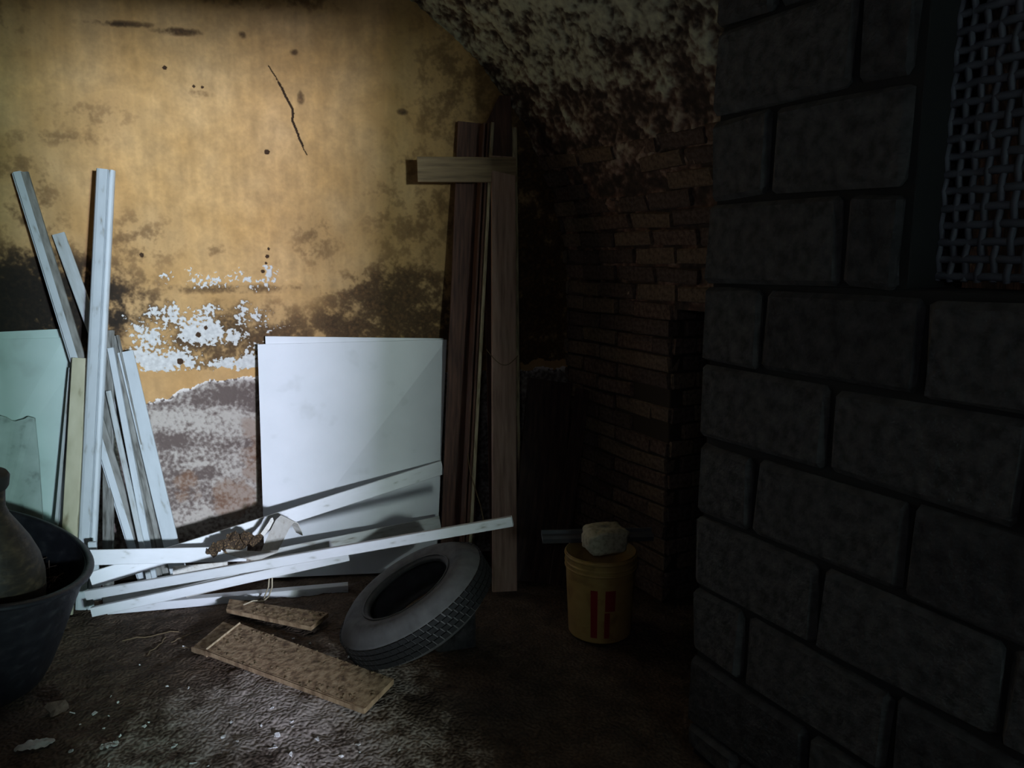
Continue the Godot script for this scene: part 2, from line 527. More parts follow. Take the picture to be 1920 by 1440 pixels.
func end_wall() -> void:
	var s0 := -1.62
	var s1 := 1.46
	var y1 := 2.80
	var wd := 1160
	var ht := 1056
	var nf := noise_bytes(wd, ht, 0.11, 11, 4)
	var nm := noise_bytes(wd, ht, 0.027, 12, 5)
	var nc := noise_bytes(wd, ht, 0.0075, 13, 3)
	var mold_shade := stamp(MOLD_SHADE, wd, ht, s0, s1, y1, 0.0)
	var peel := stamp(PEEL, wd, ht, s0, s1, y1, 0.0)
	var pale := stamp(PALE, wd, ht, s0, s1, y1, 0.0)
	var dark := stamp(DARK, wd, ht, s0, s1, y1, 0.0)
	var rust := stamp(RUST, wd, ht, s0, s1, y1, 0.0)
	var st := FastNoiseLite.new()
	st.seed = 14
	st.frequency = 0.05
	st.fractal_octaves = 3
	var px := PackedByteArray()
	px.resize(wd * ht * 3)
	var hp := PackedByteArray()
	hp.resize(wd * ht)
	for j in ht:
		var y := y1 * (1.0 - (j + 0.5) / ht)
		for i in wd:
			var s := s0 + (s1 - s0) * (i + 0.5) / wd
			var at := j * wd + i
			var f := nf[at] / 255.0
			var m := nm[at] / 255.0
			var c := nc[at] / 255.0
			var v := st.get_noise_2d(i * 1.0, j * 0.14)
			# ochre limewash, patchy, with faint brush streaks
			var k := 0.96 + 0.16 * (m - 0.5) + 0.06 * v + 0.08 * (f - 0.5)
			var r := lerpf(213.0, 202.0, c) * k
			var g := lerpf(173.0, 156.0, c) * k
			var b := lerpf(120.0, 96.0, c) * k
			var h := 0.55 + 0.12 * (m - 0.5) + 0.05 * (f - 0.5)
			if y < 2.56:
				# lower edge of the sound ochre coat
				var low := 0.785
				if s > -0.307:
					low = lerpf(0.82, 0.878, clampf((s + 0.307) / 0.15, 0.0, 1.0))
				else:
					low = lerpf(0.74, 0.82, clampf((s + 0.6) / 0.3, 0.0, 1.0))
				low += 0.03 * (m - 0.5) + 0.012 * (f - 0.5)
				var up := 0.915 + 0.03 * (m - 0.5) + 0.02 * v
				if y > up:
					var mo := mold_shade[at]
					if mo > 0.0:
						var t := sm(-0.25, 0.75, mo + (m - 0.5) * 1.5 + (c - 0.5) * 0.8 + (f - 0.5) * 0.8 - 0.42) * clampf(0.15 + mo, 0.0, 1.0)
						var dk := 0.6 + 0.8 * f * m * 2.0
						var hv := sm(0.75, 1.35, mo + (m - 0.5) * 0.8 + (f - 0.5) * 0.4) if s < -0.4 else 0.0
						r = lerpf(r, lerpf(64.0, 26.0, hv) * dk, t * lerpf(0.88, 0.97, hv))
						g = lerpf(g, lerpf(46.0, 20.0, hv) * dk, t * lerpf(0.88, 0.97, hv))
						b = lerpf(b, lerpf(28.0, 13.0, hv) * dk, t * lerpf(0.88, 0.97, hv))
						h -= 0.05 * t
					var pe := peel[at]
					if pe > 0.0:
						var t := sm(0.0, 0.10, pe + (0.45 * m + 0.55 * f - 0.5) * 2.8 - 0.60)
						var wv := 0.9 + 0.2 * f
						r = lerpf(r, 204.0 * wv, t)
						g = lerpf(g, 202.0 * wv, t)
						b = lerpf(b, 198.0 * wv, t)
						h -= 0.22 * t
				elif y < low:
					# bare grey render with chalky bloom below the coat
					var t := sm(0.30, 0.74, 0.34 * m + 0.50 * f + 0.16 * c + 0.22 * pale[at] - 0.25 * dark[at])
					var ru := sm(0.25, 0.6, rust[at] + (m - 0.5) * 0.8)
					r = lerpf(lerpf(102.0, 118.0, ru), 184.0, t * (1.0 - 0.4 * ru))
					g = lerpf(lerpf(88.0, 88.0, ru), 174.0, t * (1.0 - 0.4 * ru))
					b = lerpf(lerpf(82.0, 70.0, ru), 164.0, t * (1.0 - 0.4 * ru))
					var ch := sm(0.0, 0.012, low - y)
					var rim := (1.0 - sm(0.004, 0.02, low - y)) * sm(0.4, 0.6, f + 0.2 * m)
					r = lerpf(r, 232.0, rim)
					g = lerpf(g, 222.0, rim)
					b = lerpf(b, 214.0, rim)
					h = lerpf(h, 0.28 + 0.25 * (f - 0.5) + 0.15 * m, ch)
				else:
					r = lerpf(r, 180.0, 0.4)
					g = lerpf(g, 138.0, 0.4)
					b = lerpf(b, 90.0, 0.4)
			px[at * 3] = clampi(int(r), 0, 255)
			px[at * 3 + 1] = clampi(int(g), 0, 255)
			px[at * 3 + 2] = clampi(int(b), 0, 255)
			hp[at] = clampi(int(h * 255.0), 0, 255)
	# crack, nail hole and scratches
	var crack := [Vector2(0.138, 2.171), Vector2(0.158, 2.14), Vector2(0.172, 2.116), Vector2(0.190, 2.08), Vector2(0.201, 2.054), Vector2(0.216, 2.025), Vector2(0.226, 2.002), Vector2(0.229, 1.985), Vector2(0.222, 1.96), Vector2(0.231, 1.94), Vector2(0.239, 1.918), Vector2(0.247, 1.89), Vector2(0.259, 1.864), Vector2(0.262, 1.85), Vector2(0.276, 1.821)]
	for q in crack.size() - 1:
		for z in 60:
			var p: Vector2 = crack[q].lerp(crack[q + 1], z / 60.0)
			p.x += 0.0025 * fn.get_noise_2d(p.y * 90.0, 3.0)
			var ci := int((p.x - s0) / (s1 - s0) * wd)
			var cj := int((1.0 - p.y / y1) * ht)
			var along_t := (q + z / 60.0) / crack.size()
			var half := 1 if along_t > 0.15 and along_t < 0.85 else 0
			for di in range(-half, half + 1):
				var at := cj * wd + ci + di
				px[at * 3] = 52
				px[at * 3 + 1] = 34
				px[at * 3 + 2] = 16
				hp[at] = 20
	for spot in [[0.115, 1.828, 0.0085], [-0.125, 2.076, 0.005], [-0.156, 2.077, 0.004], [-0.262, 2.144, 0.006], [-0.401, 1.405, 0.006], [-0.17, 1.10, 0.007], [-0.28, 0.958, 0.012], [0.102, 1.43, 0.005], [0.096, 1.40, 0.006], [0.088, 1.37, 0.005], [0.075, 1.335, 0.007], [-0.20, 1.07, 0.008]]:
		var ci := int((spot[0] - s0) / (s1 - s0) * wd)
		var cj := int((1.0 - spot[1] / y1) * ht)
		var rr := int(spot[2] / y1 * ht) + 1
		for dj in range(-rr, rr + 1):
			for di in range(-rr, rr + 1):
				if Vector2(di, dj).length() < rr * (0.75 + 0.5 * nf[(cj + dj) * wd + ci + di] / 255.0):
					var at := (cj + dj) * wd + ci + di
					px[at * 3] = 62
					px[at * 3 + 1] = 40
					px[at * 3 + 2] = 20
					hp[at] = 60
	var m := StandardMaterial3D.new()
	m.albedo_texture = ImageTexture.create_from_image(Image.create_from_data(wd, ht, false, Image.FORMAT_RGB8, px))
	m.roughness = 0.92
	m.heightmap_enabled = true
	m.heightmap_texture = ImageTexture.create_from_image(Image.create_from_data(wd, ht, false, Image.FORMAT_L8, hp))
	m.heightmap_scale = 0.9
	var sh := Sh.new()
	var cols := 60
	var rows := 56
	var p := PackedVector3Array()
	var t := PackedVector2Array()
	for r in rows:
		for c in cols:
			var s := lerpf(s0, s1, c / (cols - 1.0))
			var y := lerpf(y1, 0.0, r / (rows - 1.0))
			p.append(w(s, y, 0.006 * fn.get_noise_2d(s * 1.7, y * 1.7)))
			t.append(Vector2(c / (cols - 1.0), r / (rows - 1.0)))
	sh.grid(p, t, rows, cols)
	var b := -N * 0.22
	var cr := [w(s0, 0, 0), w(s1, 0, 0), w(s1, y1, 0), w(s0, y1, 0)]
	sh.quad(cr[0] + b, cr[1] + b, cr[2] + b, cr[3] + b, -N)
	for i in 4:
		sh.quad(cr[i], cr[(i + 1) % 4], cr[(i + 1) % 4] + b, cr[i] + b, (cr[i] + cr[(i + 1) % 4]) * 0.5 - w((s0 + s1) * 0.5, y1 * 0.5, 0))
	struct("wall_back", sh.mesh(), m, "ochre limewashed end wall with mould stains, shade painted into its right corner, a crack and white peeling patches", "wall")

func arc(a: float) -> Vector2:      # a: metres along the vault from its right springing; (q, y)
	var t := a / VR
	return Vector2(VQ + VR * cos(t), VY + (VR + 0.06) * sin(t))

func vault() -> void:
	# plaster map: u along the vault, v along the arc
	var wd := 680
	var ht := 760
	var kl := 2.4
	var al := 2.3
	var nf := noise_bytes(wd, ht, 0.079, 31, 5)
	var nm := noise_bytes(wd, ht, 0.021, 32, 4)
	var px := PackedByteArray()
	px.resize(wd * ht * 3)
	var mask := PackedFloat32Array()
	mask.resize(wd * ht)
	for j in ht:
		var a := al * (j + 0.5) / ht
		for i in wd:
			var k := kl * (i + 0.5) / wd
			var at := j * wd + i
			var f := nf[at] / 255.0
			var m := nm[at] / 255.0
			var g := 0.5 * f + 0.5 * m
			var sound := lerpf(-0.45, -0.10, sm(0.36, 0.62, a)) + 0.38 * sm(0.74, 1.10, a)
			var edge := k - 0.24 * (arc(a).x + 0.3)       # distance from the end wall
			sound -= 0.20 * (1.0 - sm(0.16, 0.42, edge))
			var t := sm(-0.38, 0.42, (g - 0.5) * 2.1 + sound)
			mask[at] = t
			var tone := 0.82 + 0.36 * m * f + 0.1 * (f - 0.5)
			var lo := Color(74, 62, 55).lerp(Color(126, 96, 82), sm(0.35, 0.7, m))
			var pale := sm(0.62, 0.95, a + 0.5 * (m - 0.5))
			px[at * 3] = clampi(int(lerpf(lo.r * (0.7 + 0.6 * f), lerpf(178.0, 206.0, pale) * tone, t)), 0, 255)
			px[at * 3 + 1] = clampi(int(lerpf(lo.g * (0.7 + 0.6 * f), lerpf(156.0, 212.0, pale) * tone, t)), 0, 255)
			px[at * 3 + 2] = clampi(int(lerpf(lo.b * (0.7 + 0.6 * f), lerpf(140.0, 188.0, pale) * tone, t)), 0, 255)
	var m := StandardMaterial3D.new()
	m.albedo_texture = ImageTexture.create_from_image(Image.create_from_data(wd, ht, false, Image.FORMAT_RGB8, px))
	m.roughness = 0.95
	var sh := Sh.new()
	# fine right part, seen by the camera
	var rows := 200
	var cols := 170
	var p := PackedVector3Array()
	var t := PackedVector2Array()
	for r in rows:
		var a := al * r / (rows - 1.0)
		var c2 := arc(a)
		for c in cols:
			var k := -0.3 + 2.0 * c / (cols - 1.0)
			var u := clampf(k / kl, 0.0, 0.999)
			var mk := mask[clampi(int(a / al * ht), 0, ht - 1) * wd + clampi(int(u * wd), 0, wd - 1)]
			var cen := Vector2(VQ, VY)
			var inn := (cen - c2).normalized()
			var d := 0.012 * mk + 0.010 * fn.get_noise_2d(a * 4.0, k * 4.0)
			p.append(qk(c2.x + inn.x * d, c2.y + inn.y * d, k))
			t.append(Vector2(u, a / al))
	sh.grid(p, t, rows, cols, true)
	# coarse rest of the tunnel
	p = PackedVector3Array()
	t = PackedVector2Array()
	for r in 24:
		var a := al * r / 23.0
		var c2 := arc(a)
		for c in 12:
			var k := 1.7 + 4.0 * c / 11.0
			p.append(qk(c2.x, c2.y, k))
			t.append(Vector2(fmod(k, kl) / kl, a / al))
	sh.grid(p, t, 24, 12, true)
	p = PackedVector3Array()
	t = PackedVector2Array()
	for r in 24:
		var a := lerpf(al, VR * PI, r / 23.0)
		var c2 := arc(a)
		for c in 30:
			var k := -0.6 + 6.3 * c / 29.0
			p.append(qk(c2.x, c2.y, k))
			t.append(Vector2(pingpong(k / kl, 0.999), pingpong(a / al, 0.999)))
	sh.grid(p, t, 24, 30, true)
	# outer face, so the vault has thickness
	p = PackedVector3Array()
	t = PackedVector2Array()
	for r in 40:
		var a := VR * PI * r / 39.0
		var c2 := arc(a)
		var o := (c2 - Vector2(VQ, VY)).normalized() * 0.2
		for c in 8:
			p.append(qk(c2.x + o.x, c2.y + o.y, -0.6 + 6.3 * c / 7.0))
			t.append(Vector2(0.5, 0.9))
	sh.grid(p, t, 40, 8)
	struct("ceiling", sh.mesh(), m, "barrel vault with flaking grey-green limewash over dark masonry", "ceiling")

func side_wall() -> void:
	var kc := 0.05
	var kp := 1.15
	var sh := Sh.new()
	var mid := (kc + kp) * 0.5
	# backing of the pier (in the frame of the vault)
	rbox(sh, Vector3(Q_SIDE + 0.40, VY * 0.5, mid), Vector3(0.8, VY, kp - kc), 0.004)
	var xf := Transform3D(Basis(E, Vector3.UP, A), W0)
	var o := put("wall_right", sh.mesh(), M.brick_joint, null, xf)
	tag(o, "dark brick side wall ending in a brick pier beside the block partition", "wall")
	o.set_meta("kind", "structure")
	var kinds := []
	for i in 5:
		kinds.append(box_mesh(Vector3(0.05, 0.058, 0.24), 0.005, 0.012, i * 2.3))
	var heads := []
	for i in 4:
		heads.append(box_mesh(Vector3(0.115, 0.058, 0.05), 0.005, 0.010, 20.0 + i * 2.3))
	var pitch := 0.0680
	var course := 0
	var a := 0.034
	while a < VY + 0.62:
		var q := Q_SIDE
		var y := a
		var tilt := 0.0
		if a > VY:
			var c2 := arc(a - VY)
			q = c2.x
			y = c2.y
			tilt = (a - VY) / VR
		var k := 0.30 + (0.125 if course % 2 else 0.0)
		var last := kp if a < VY else kp + 0.55
		while k < last + 0.1:
			var missing := (course == 10 and absf(k - 0.98) < 0.14) or (course == 12 and absf(k - 1.0) < 0.13 and a < VY)
			var kk := k
			if a < VY and kk > kp - 0.118:
				kk = kp - 0.118
			if not missing and not (a > VY + 0.34 and rng.randf() < 0.45):
				var bs := Basis(Vector3(0, 0, 1), tilt) * Basis(Vector3(0, 0, 1), rng.randf_range(-0.012, 0.012))
				put("brick", kinds[rng.randi() % 5], M.brick[rng.randi() % 3], o, Transform3D(bs, Vector3(q + 0.013 + rng.randf_range(-0.004, 0.005), y + rng.randf_range(-0.002, 0.002), kk)))
			k += 0.252
		if a < VY:      # face of the pier towards the camera
			var qq := Q_SIDE + (0.058 if course % 2 else 0.118)
			for i in 3:
				put("brick", heads[rng.randi() % 4], M.brick[rng.randi() % 3], o, Transform3D(Basis(Vector3.UP, rng.randf_range(-0.02, 0.02)), Vector3(qq + 0.124 * i, y + rng.randf_range(-0.002, 0.002), kp - 0.012)))
		a += pitch
		course += 1

func block_wall() -> void:
	# window opening: k 0.55..1.75, y 1.345..2.15 (from K_BLOCK)
	var xf := Transform3D(Basis(E, Vector3.UP, A), qk(Q_BLOCK, 0, K_BLOCK))
	var depth := 0.20
	var sh := Sh.new()
	for b in [[0.02, 3.2, 0.0, 1.335], [0.02, 0.56, 1.335, 2.42], [1.76, 3.2, 1.335, 2.42], [0.56, 1.76, 2.16, 2.42]]:
		rbox(sh, Vector3(0.018 + (depth - 0.02) * 0.5, (b[2] + b[3]) * 0.5, (b[0] + b[1]) * 0.5), Vector3(depth - 0.02, b[3] - b[2], b[1] - b[0]), 0.002)
	var o := put("wall_partition", sh.mesh(), M.mortar, null, xf)
	tag(o, "grey concrete block partition on the right with wide recessed joints", "wall")
	o.set_meta("kind", "structure")
	var pitch := 0.2045
	for c in 12:
		var y0 := -0.104 + pitch * c
		var y := y0 + pitch * 0.5
		var k := (-0.208 if c % 2 == 0 else 0.0) - 0.41
		while k < 3.1:
			var a := maxf(k, 0.0)
			var b := minf(k + 0.41, 3.1)
			k += 0.41
			if y > 1.345 and y < 2.16:
				if b > 0.55 and a < 1.75:
					if a < 0.55:
						b = 0.55
					elif b > 1.75:
						a = 1.75
					else:
						continue
					if b - a < 0.05:
						continue
			if b - a < 0.04:
				continue
			var lift := maxf(0.0, 0.02 - (y - 0.095)) if y0 < 0.0 else 0.0
			var size := Vector3(0.05, pitch - 0.016 - lift, b - a - 0.016)
			var mb := box_mesh(size, 0.012, 0.016, c * 3.1 + k * 7.7)
			var mt: Material = M.block if rng.randf() < 0.6 else M.block_dark
			put("block", mb, mt, o, Transform3D(Basis(Vector3.UP, rng.randf_range(-0.006, 0.006)), Vector3(0.025 + rng.randf_range(-0.004, 0.003), y + lift * 0.5, (a + b) * 0.5)))
	# woven lattice set back in the opening
	var g := Node3D.new()
	g.name = "window_2"
	g.transform = Transform3D(Basis(E, Vector3.UP, A), qk(Q_BLOCK + 0.11, 0, K_BLOCK))
	add_child(g)
	tag(g, "pale lattice screen filling the window opening of the block partition", "window")
	g.set_meta("kind", "structure")
	var k0 := 0.56
	var k1 := 1.74
	var nv := 44
	for i in nv:
		var k := lerpf(k0, k1, i / (nv - 1.0))
		var s := Sh.new()
		var pts := PackedVector3Array()
		for z in 51:
			pts.append(Vector3(0.004 * sin(z * PI * 0.5 + i * PI), 1.35 + 0.80 * z / 50.0, k + 0.0025 * fn.get_noise_2d(z * 0.7, i * 5.0)))
		s.tube(pts, 0.0068, 6)
		put("lattice_bar", s.mesh(), M.grille, g)
	for i in 25:
		var y := 1.36 + 0.033 * i
		var s := Sh.new()
		var pts := PackedVector3Array()
		for z in 60:
			pts.append(Vector3(-0.004 * sin(z * PI * 0.5 + i * PI), y + 0.003 * fn.get_noise_2d(z * 0.5, i * 7.0), lerpf(k0, k1, z / 59.0)))
		s.tube(pts, 0.0082, 6)
		put("lattice_rail", s.mesh(), M.grille, g)

func shell() -> void:
	var fx := Transform3D(Basis(E, Vector3.UP, A), W0)
	# left wall of the vault and the recess behind the pier and the partition
	struct("wall_left", box_mesh(Vector3(0.2, 1.3, 7.0), 0.002), M.rough_wall, "plain side wall of the cellar on the left", "wall", fx * Transform3D(Basis(), Vector3(VQ - VR - 0.09, 0.62, 2.5)))
	struct("wall_recess", box_mesh(Vector3(0.2, 1.5, 4.9), 0.002), M.rough_wall, "plain wall of the recess behind the block partition", "wall", fx * Transform3D(Basis(), Vector3(2.2, 0.6, 3.3)))
	struct("ceiling_recess", box_mesh(Vector3(0.80, 0.1, 4.9), 0.002), M.brick_joint, "low soffit of the recess behind the block partition", "ceiling", fx * Transform3D(Basis(), Vector3(1.86, 1.27, 3.62)))
	# front wall with the narrow doorway, behind the camera
	var cs := CSGCombiner3D.new()
	cs.name = "wall_front"
	cs.position = Vector3(1.0, 1.45, 0.95)
	var bx := CSGBox3D.new()
	bx.name = "masonry"
	bx.size = Vector3(5.4, 3.1, 0.16)
	bx.material = M.rough_wall
	cs.add_child(bx)
	var hole := CSGPolygon3D.new()
	hole.name = "doorway"
	hole.operation = CSGShape3D.OPERATION_SUBTRACTION
	hole.polygon = PackedVector2Array([Vector2(0.25, -1.46), Vector2(0.42, -1.46), Vector2(0.51, -0.72), Vector2(0.56, -0.60), Vector2(0.64, -0.53), Vector2(0.74, -0.45), Vector2(0.79, -0.1), Vector2(0.83, 0.58), Vector2(0.77, 0.55), Vector2(0.70, 0.43), Vector2(0.17, 0.44), Vector2(0.115, 0.0), Vector2(0.10, -0.58), Vector2(0.24, -0.68)])  # jamb steps and slants added to cut the daylight pool to shape
	hole.depth = 0.6
	hole.position = Vector3(0, 0, 0.3)
	cs.add_child(hole)
	cs.material_override = M.rough_wall
	add_child(cs)
	tag(cs, "front wall of the cellar with the narrow doorway, its outline cut to shape the daylight pool", "wall")
	cs.set_meta("kind", "structure")
	# unseen next room, its pale green added to tint the spill light
	for b in [["wall_next_room_left", Vector3(0.4, 1.3, 2.9), Vector3(0.15, 2.7, 3.9)], ["wall_next_room_right", Vector3(4.6, 1.3, 2.9), Vector3(0.15, 2.7, 3.9)], ["wall_next_room_end", Vector3(2.5, 1.3, 4.85), Vector3(4.4, 2.7, 0.15)], ["ceiling_next_room", Vector3(2.5, 2.68, 2.9), Vector3(4.4, 0.15, 4.0)], ["floor_next_room", Vector3(2.5, -0.08, 2.9), Vector3(4.4, 0.12, 4.0)]]:
		struct(b[0], box_mesh(b[2], 0.002), M.green_wall, "surface of the unseen next room, pale green added to tint the spill light, %s" % b[0].replace("_", " "), b[0].get_slice("_", 0), Transform3D(Basis(), b[1]))

func ground(x: float, z: float) -> float:
	var h := 0.014 * fn.get_noise_2d(x * 2.2, z * 2.2) + 0.007 * fn.get_noise_2d(x * 9.0 + 40.0, z * 9.0) + 0.004 * fn.get_noise_2d(x * 34.0, z * 34.0 + 9.0)
	var c := w(0.15, 0, 0.90)
	var r := Vector2(x - c.x, z - c.z).length() / 0.55
	return h - 0.004 + 0.040 * exp(-r * r)

const GREY_PATCHES := [[-0.72, -2.15, 0.46, 0.30, 1.15], [-0.45, -1.98, 0.40, 0.26, 1.0], [-0.98, -1.92, 0.30, 0.25, 0.8], [-0.52, -2.38, 0.30, 0.20, 0.8]]

func earth_floor() -> void:
	# brown dirt, lighter and greyer in patches beside the long plank
	var wd := 900
	var ht := 714
	var nf := noise_bytes(wd, ht, 0.22, 41, 3)
	var nm := noise_bytes(wd, ht, 0.026, 42, 4)
	var grey_patches := stamp(GREY_PATCHES, wd, ht, -2.1, 0.8, -3.7, -1.4)
	var px := PackedByteArray()
	px.resize(wd * ht * 3)
	var hp := PackedByteArray()
	hp.resize(wd * ht)
	for j in ht:
		var z := -3.7 + 2.3 * (j + 0.5) / ht
		for i in wd:
			var x := -2.1 + 2.9 * (i + 0.5) / wd
			var at := j * wd + i
			var f := nf[at] / 255.0
			var m := nm[at] / 255.0
			var k := 0.7 + 0.6 * f
			var r := lerpf(66.0, 110.0, m) * k
			var g := lerpf(52.0, 92.0, m) * k
			var b := lerpf(41.0, 76.0, m) * k
			var du := grey_patches[at]
			if du > 0.0:
				var t := sm(-0.1, 0.9, du + (m - 0.5) * 1.3 + (f - 0.5) * 0.9 - 0.15)
				var wv := 0.72 + 0.5 * f
				r = lerpf(r, 164.0 * wv, t)
				g = lerpf(g, 153.0 * wv, t)
				b = lerpf(b, 142.0 * wv, t)
			px[at * 3] = clampi(int(r), 0, 255)
			px[at * 3 + 1] = clampi(int(g), 0, 255)
			px[at * 3 + 2] = clampi(int(b), 0, 255)
			hp[at] = clampi(int(255.0 * (0.7 * f + 0.3 * m)), 0, 255)
	var soil := StandardMaterial3D.new()
	soil.albedo_texture = ImageTexture.create_from_image(Image.create_from_data(wd, ht, false, Image.FORMAT_RGB8, px))
	soil.roughness = 0.97
	soil.heightmap_enabled = true
	soil.heightmap_texture = ImageTexture.create_from_image(Image.create_from_data(wd, ht, false, Image.FORMAT_L8, hp))
	soil.heightmap_scale = 1.0
	var sh := Sh.new()
	var nx := 250
	var nz := 225
	var p := PackedVector3Array()
	var t := PackedVector2Array()
	for j in nz:
		for i in nx:
			var x := -2.1 + 2.9 * i / (nx - 1.0)
			var z := -3.7 + 2.3 * j / (nz - 1.0)
			p.append(Vector3(x, ground(x, z), z))
			t.append(Vector2(i / (nx - 1.0), j / (nz - 1.0)))
	sh.grid(p, t, nz, nx, true)
	for b in [[-4.0, -5.0, -2.1, 1.2], [0.8, -5.0, 4.2, 1.2], [-2.1, -1.4, 0.8, 1.2], [-2.1, -5.0, 0.8, -3.7]]:
		p = PackedVector3Array()
		t = PackedVector2Array()
		for j in 50:
			for i in 50:
				var x := lerpf(b[0], b[2], i / 49.0)
				var z := lerpf(b[1], b[3], j / 49.0)
				p.append(Vector3(x, ground(x, z), z))
				t.append(Vector2(pingpong((x + 2.1) / 2.9, 0.999), pingpong((z + 3.7) / 2.3, 0.999)))
		sh.grid(p, t, 50, 50, true)
	struct("floor", sh.mesh(), soil, "uneven brown dirt floor of the cellar", "floor")

# ------------------------------------------------------------------ things
func panels() -> void:
	var bk := -N * 0.016 + Vector3(0, -0.001, 0)
	var p := put("white_panel", slab_mesh([w(0.030, 0.012, 0.135), w(0.770, 0.012, 0.21), w(0.853, 1.030, 0.045), w(0.042, 1.028, 0.045)], bk), M.panel)
	tag(p, "large square white panel leaning on the ochre wall, front one of the middle pair", "panel")
	p = put("white_panel", slab_mesh([w(0.062, 0.012, 0.115), w(0.765, 0.012, 0.185), w(0.840, 1.034, 0.025), w(0.073, 1.060, 0.025)], bk), M.panel)
	tag(p, "white panel hidden behind the middle panel, only a sliver showing along its top edge", "panel")
	p = put("white_panel", slab_mesh([w(-1.32, 0.012, 0.20), w(-0.79, 0.012, 0.20), w(-0.685, 0.95, 0.06), w(-0.690, 1.055, 0.05), w(-0.705, 1.074, 0.05), w(-1.30, 1.070, 0.05)], bk), M.panel_teal)
	tag(p, "white panel at the left edge behind the dark tub, front one of its pair", "panel")
	p = put("white_panel", slab_mesh([w(-1.33, 0.012, 0.18), w(-0.80, 0.012, 0.18), w(-0.705, 1.108, 0.03), w(-1.31, 1.088, 0.03)], bk), M.panel_teal)
	tag(p, "white panel at the far left showing only a narrow strip above the one before it", "panel")
	# broken piece with a ragged top
	var c := [w(-1.02, 0.30, 0.215), w(-0.775, 0.28, 0.215), w(-0.795, 0.36, 0.205)]
	c.append(w(-0.803, 0.60, 0.160))
	c.append(w(-0.812, 0.762, 0.135))
	for e in [[-0.835, 0.768], [-0.85, 0.760], [-0.865, 0.757], [-0.882, 0.752], [-0.895, 0.755], [-0.91, 0.766], [-0.93, 0.776], [-1.03, 0.79]]:
		c.append(w(e[0], e[1] + 0.003 * rng.randf(), 0.135))
	c[0] = w(-1.03, 0.012, 0.235)
	c[1] = w(-0.72, 0.012, 0.235)
	p = put("broken_board", slab_mesh(c, -N * 0.010), M.board_old)
	tag(p, "grubby broken board piece with ragged top edge leaning on the left panel", "board")

func lean(called: String, label: String, top: Vector3, low: Vector3, prof: PackedVector2Array, m: Material, twist := 0.0, group := "white trims leaning on the wall at left", cut := 0.0, ground_y := 0.012) -> MeshInstance3D:
	var dir := (top - low).normalized()
	var foot := top - dir * ((top.y - ground_y) / dir.y)
	var xf := along(foot, top, N.rotated(dir, twist))
	var o := put(called, prism(prof, foot.distance_to(top), cut), m, null, xf)
	tag(o, label, "trim", group)
	return o

func leaning_trims() -> void:
	var o := lean("white_trim", "white moulding leaning furthest left, with a notched top end and a grey right side", w(-0.808, 1.722, 0.03), w(-0.462, 0.209, 0.19), PackedVector2Array([Vector2(-0.028, 0), Vector2(0.008, 0), Vector2(0.008, 0.026), Vector2(-0.018, 0.028), Vector2(-0.019, 0.016), Vector2(-0.028, 0.015)]), M.trim, 0.0)
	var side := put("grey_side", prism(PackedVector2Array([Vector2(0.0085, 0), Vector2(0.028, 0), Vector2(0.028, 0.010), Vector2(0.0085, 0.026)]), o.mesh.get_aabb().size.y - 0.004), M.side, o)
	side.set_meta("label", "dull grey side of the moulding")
	lean("white_trim", "pale flat strip whose square top shows between the two tall leaning mouldings", w(-0.700, 1.488, 0.012), w(-0.395, 0.397, 0.11), flat_profile(0.048, 0.010), M.trim_worn, 0.0)
	lean("white_trim", "tallest white casing standing nearly upright with one long groove", w(-0.484, 1.732, 0.085), w(-0.618, 0.291, 0.255), casing_profile(0.066, 0.024), M.trim, 0.0)
	lean("white_trim", "short cream coloured strip standing just left of the tallest casing", w(-0.621, 0.999, 0.140), w(-0.677, 0.315, 0.27), flat_profile(0.056, 0.016), M.cream, 0.0)
	lean("white_trim", "thin strip seen edge-on left of the short cream strip", w(-0.662, 0.955, 0.10), w(-0.737, 0.296, 0.22), channel_profile(0.030, 0.016), M.trim_worn, 0.0)
	lean("white_trim", "strip standing right behind the tallest casing, coloured grey for its shade", w(-0.530, 1.10, 0.060), w(-0.561, 0.241, 0.20), flat_profile(0.046, 0.012), M.side, -0.35)  # grey stands in for the shade of the tallest casing
	lean("white_trim", "bright flat strip at the right end of the leaning fan", w(-0.473, 1.013, 0.070), w(-0.324, 0.242, 0.21), flat_profile(0.060, 0.012), M.trim, 0.0)
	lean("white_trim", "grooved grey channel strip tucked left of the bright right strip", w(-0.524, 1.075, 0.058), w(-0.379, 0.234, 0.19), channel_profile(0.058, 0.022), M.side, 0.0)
	lean("white_trim", "narrow pale strip third from the right in the leaning fan", w(-0.524, 1.03, 0.080), w(-0.411, 0.255, 0.22), flat_profile(0.024, 0.016), M.trim, 0.0)
	lean("white_trim", "thinnest pale strip ending lower inside the leaning fan", w(-0.534, 0.86, 0.120), w(-0.430, 0.278, 0.24), flat_profile(0.020, 0.014), M.trim_worn, 0.0)
	o = put("trim_offcut", box_mesh(Vector3(0.03, 0.24, 0.014), 0.002), M.trim, null, Transform3D(Basis(U, Vector3.UP, N), w(-0.572, 0.192, 0.36)))
	tag(o, "short upright white offcut beside the foot of the tallest casing", "offcut")

func lay(called: String, label: String, a: Vector3, b: Vector3, prof: PackedVector2Array, m: Material, hint := Vector3.ZERO) -> MeshInstance3D:
	var h := N if hint == Vector3.ZERO else hint
	var o := put(called, prism(prof, a.distance_to(b)), m, null, along(a, b, h))
	tag(o, label, "trim", "white trims lying in the heap on the floor")
	return o

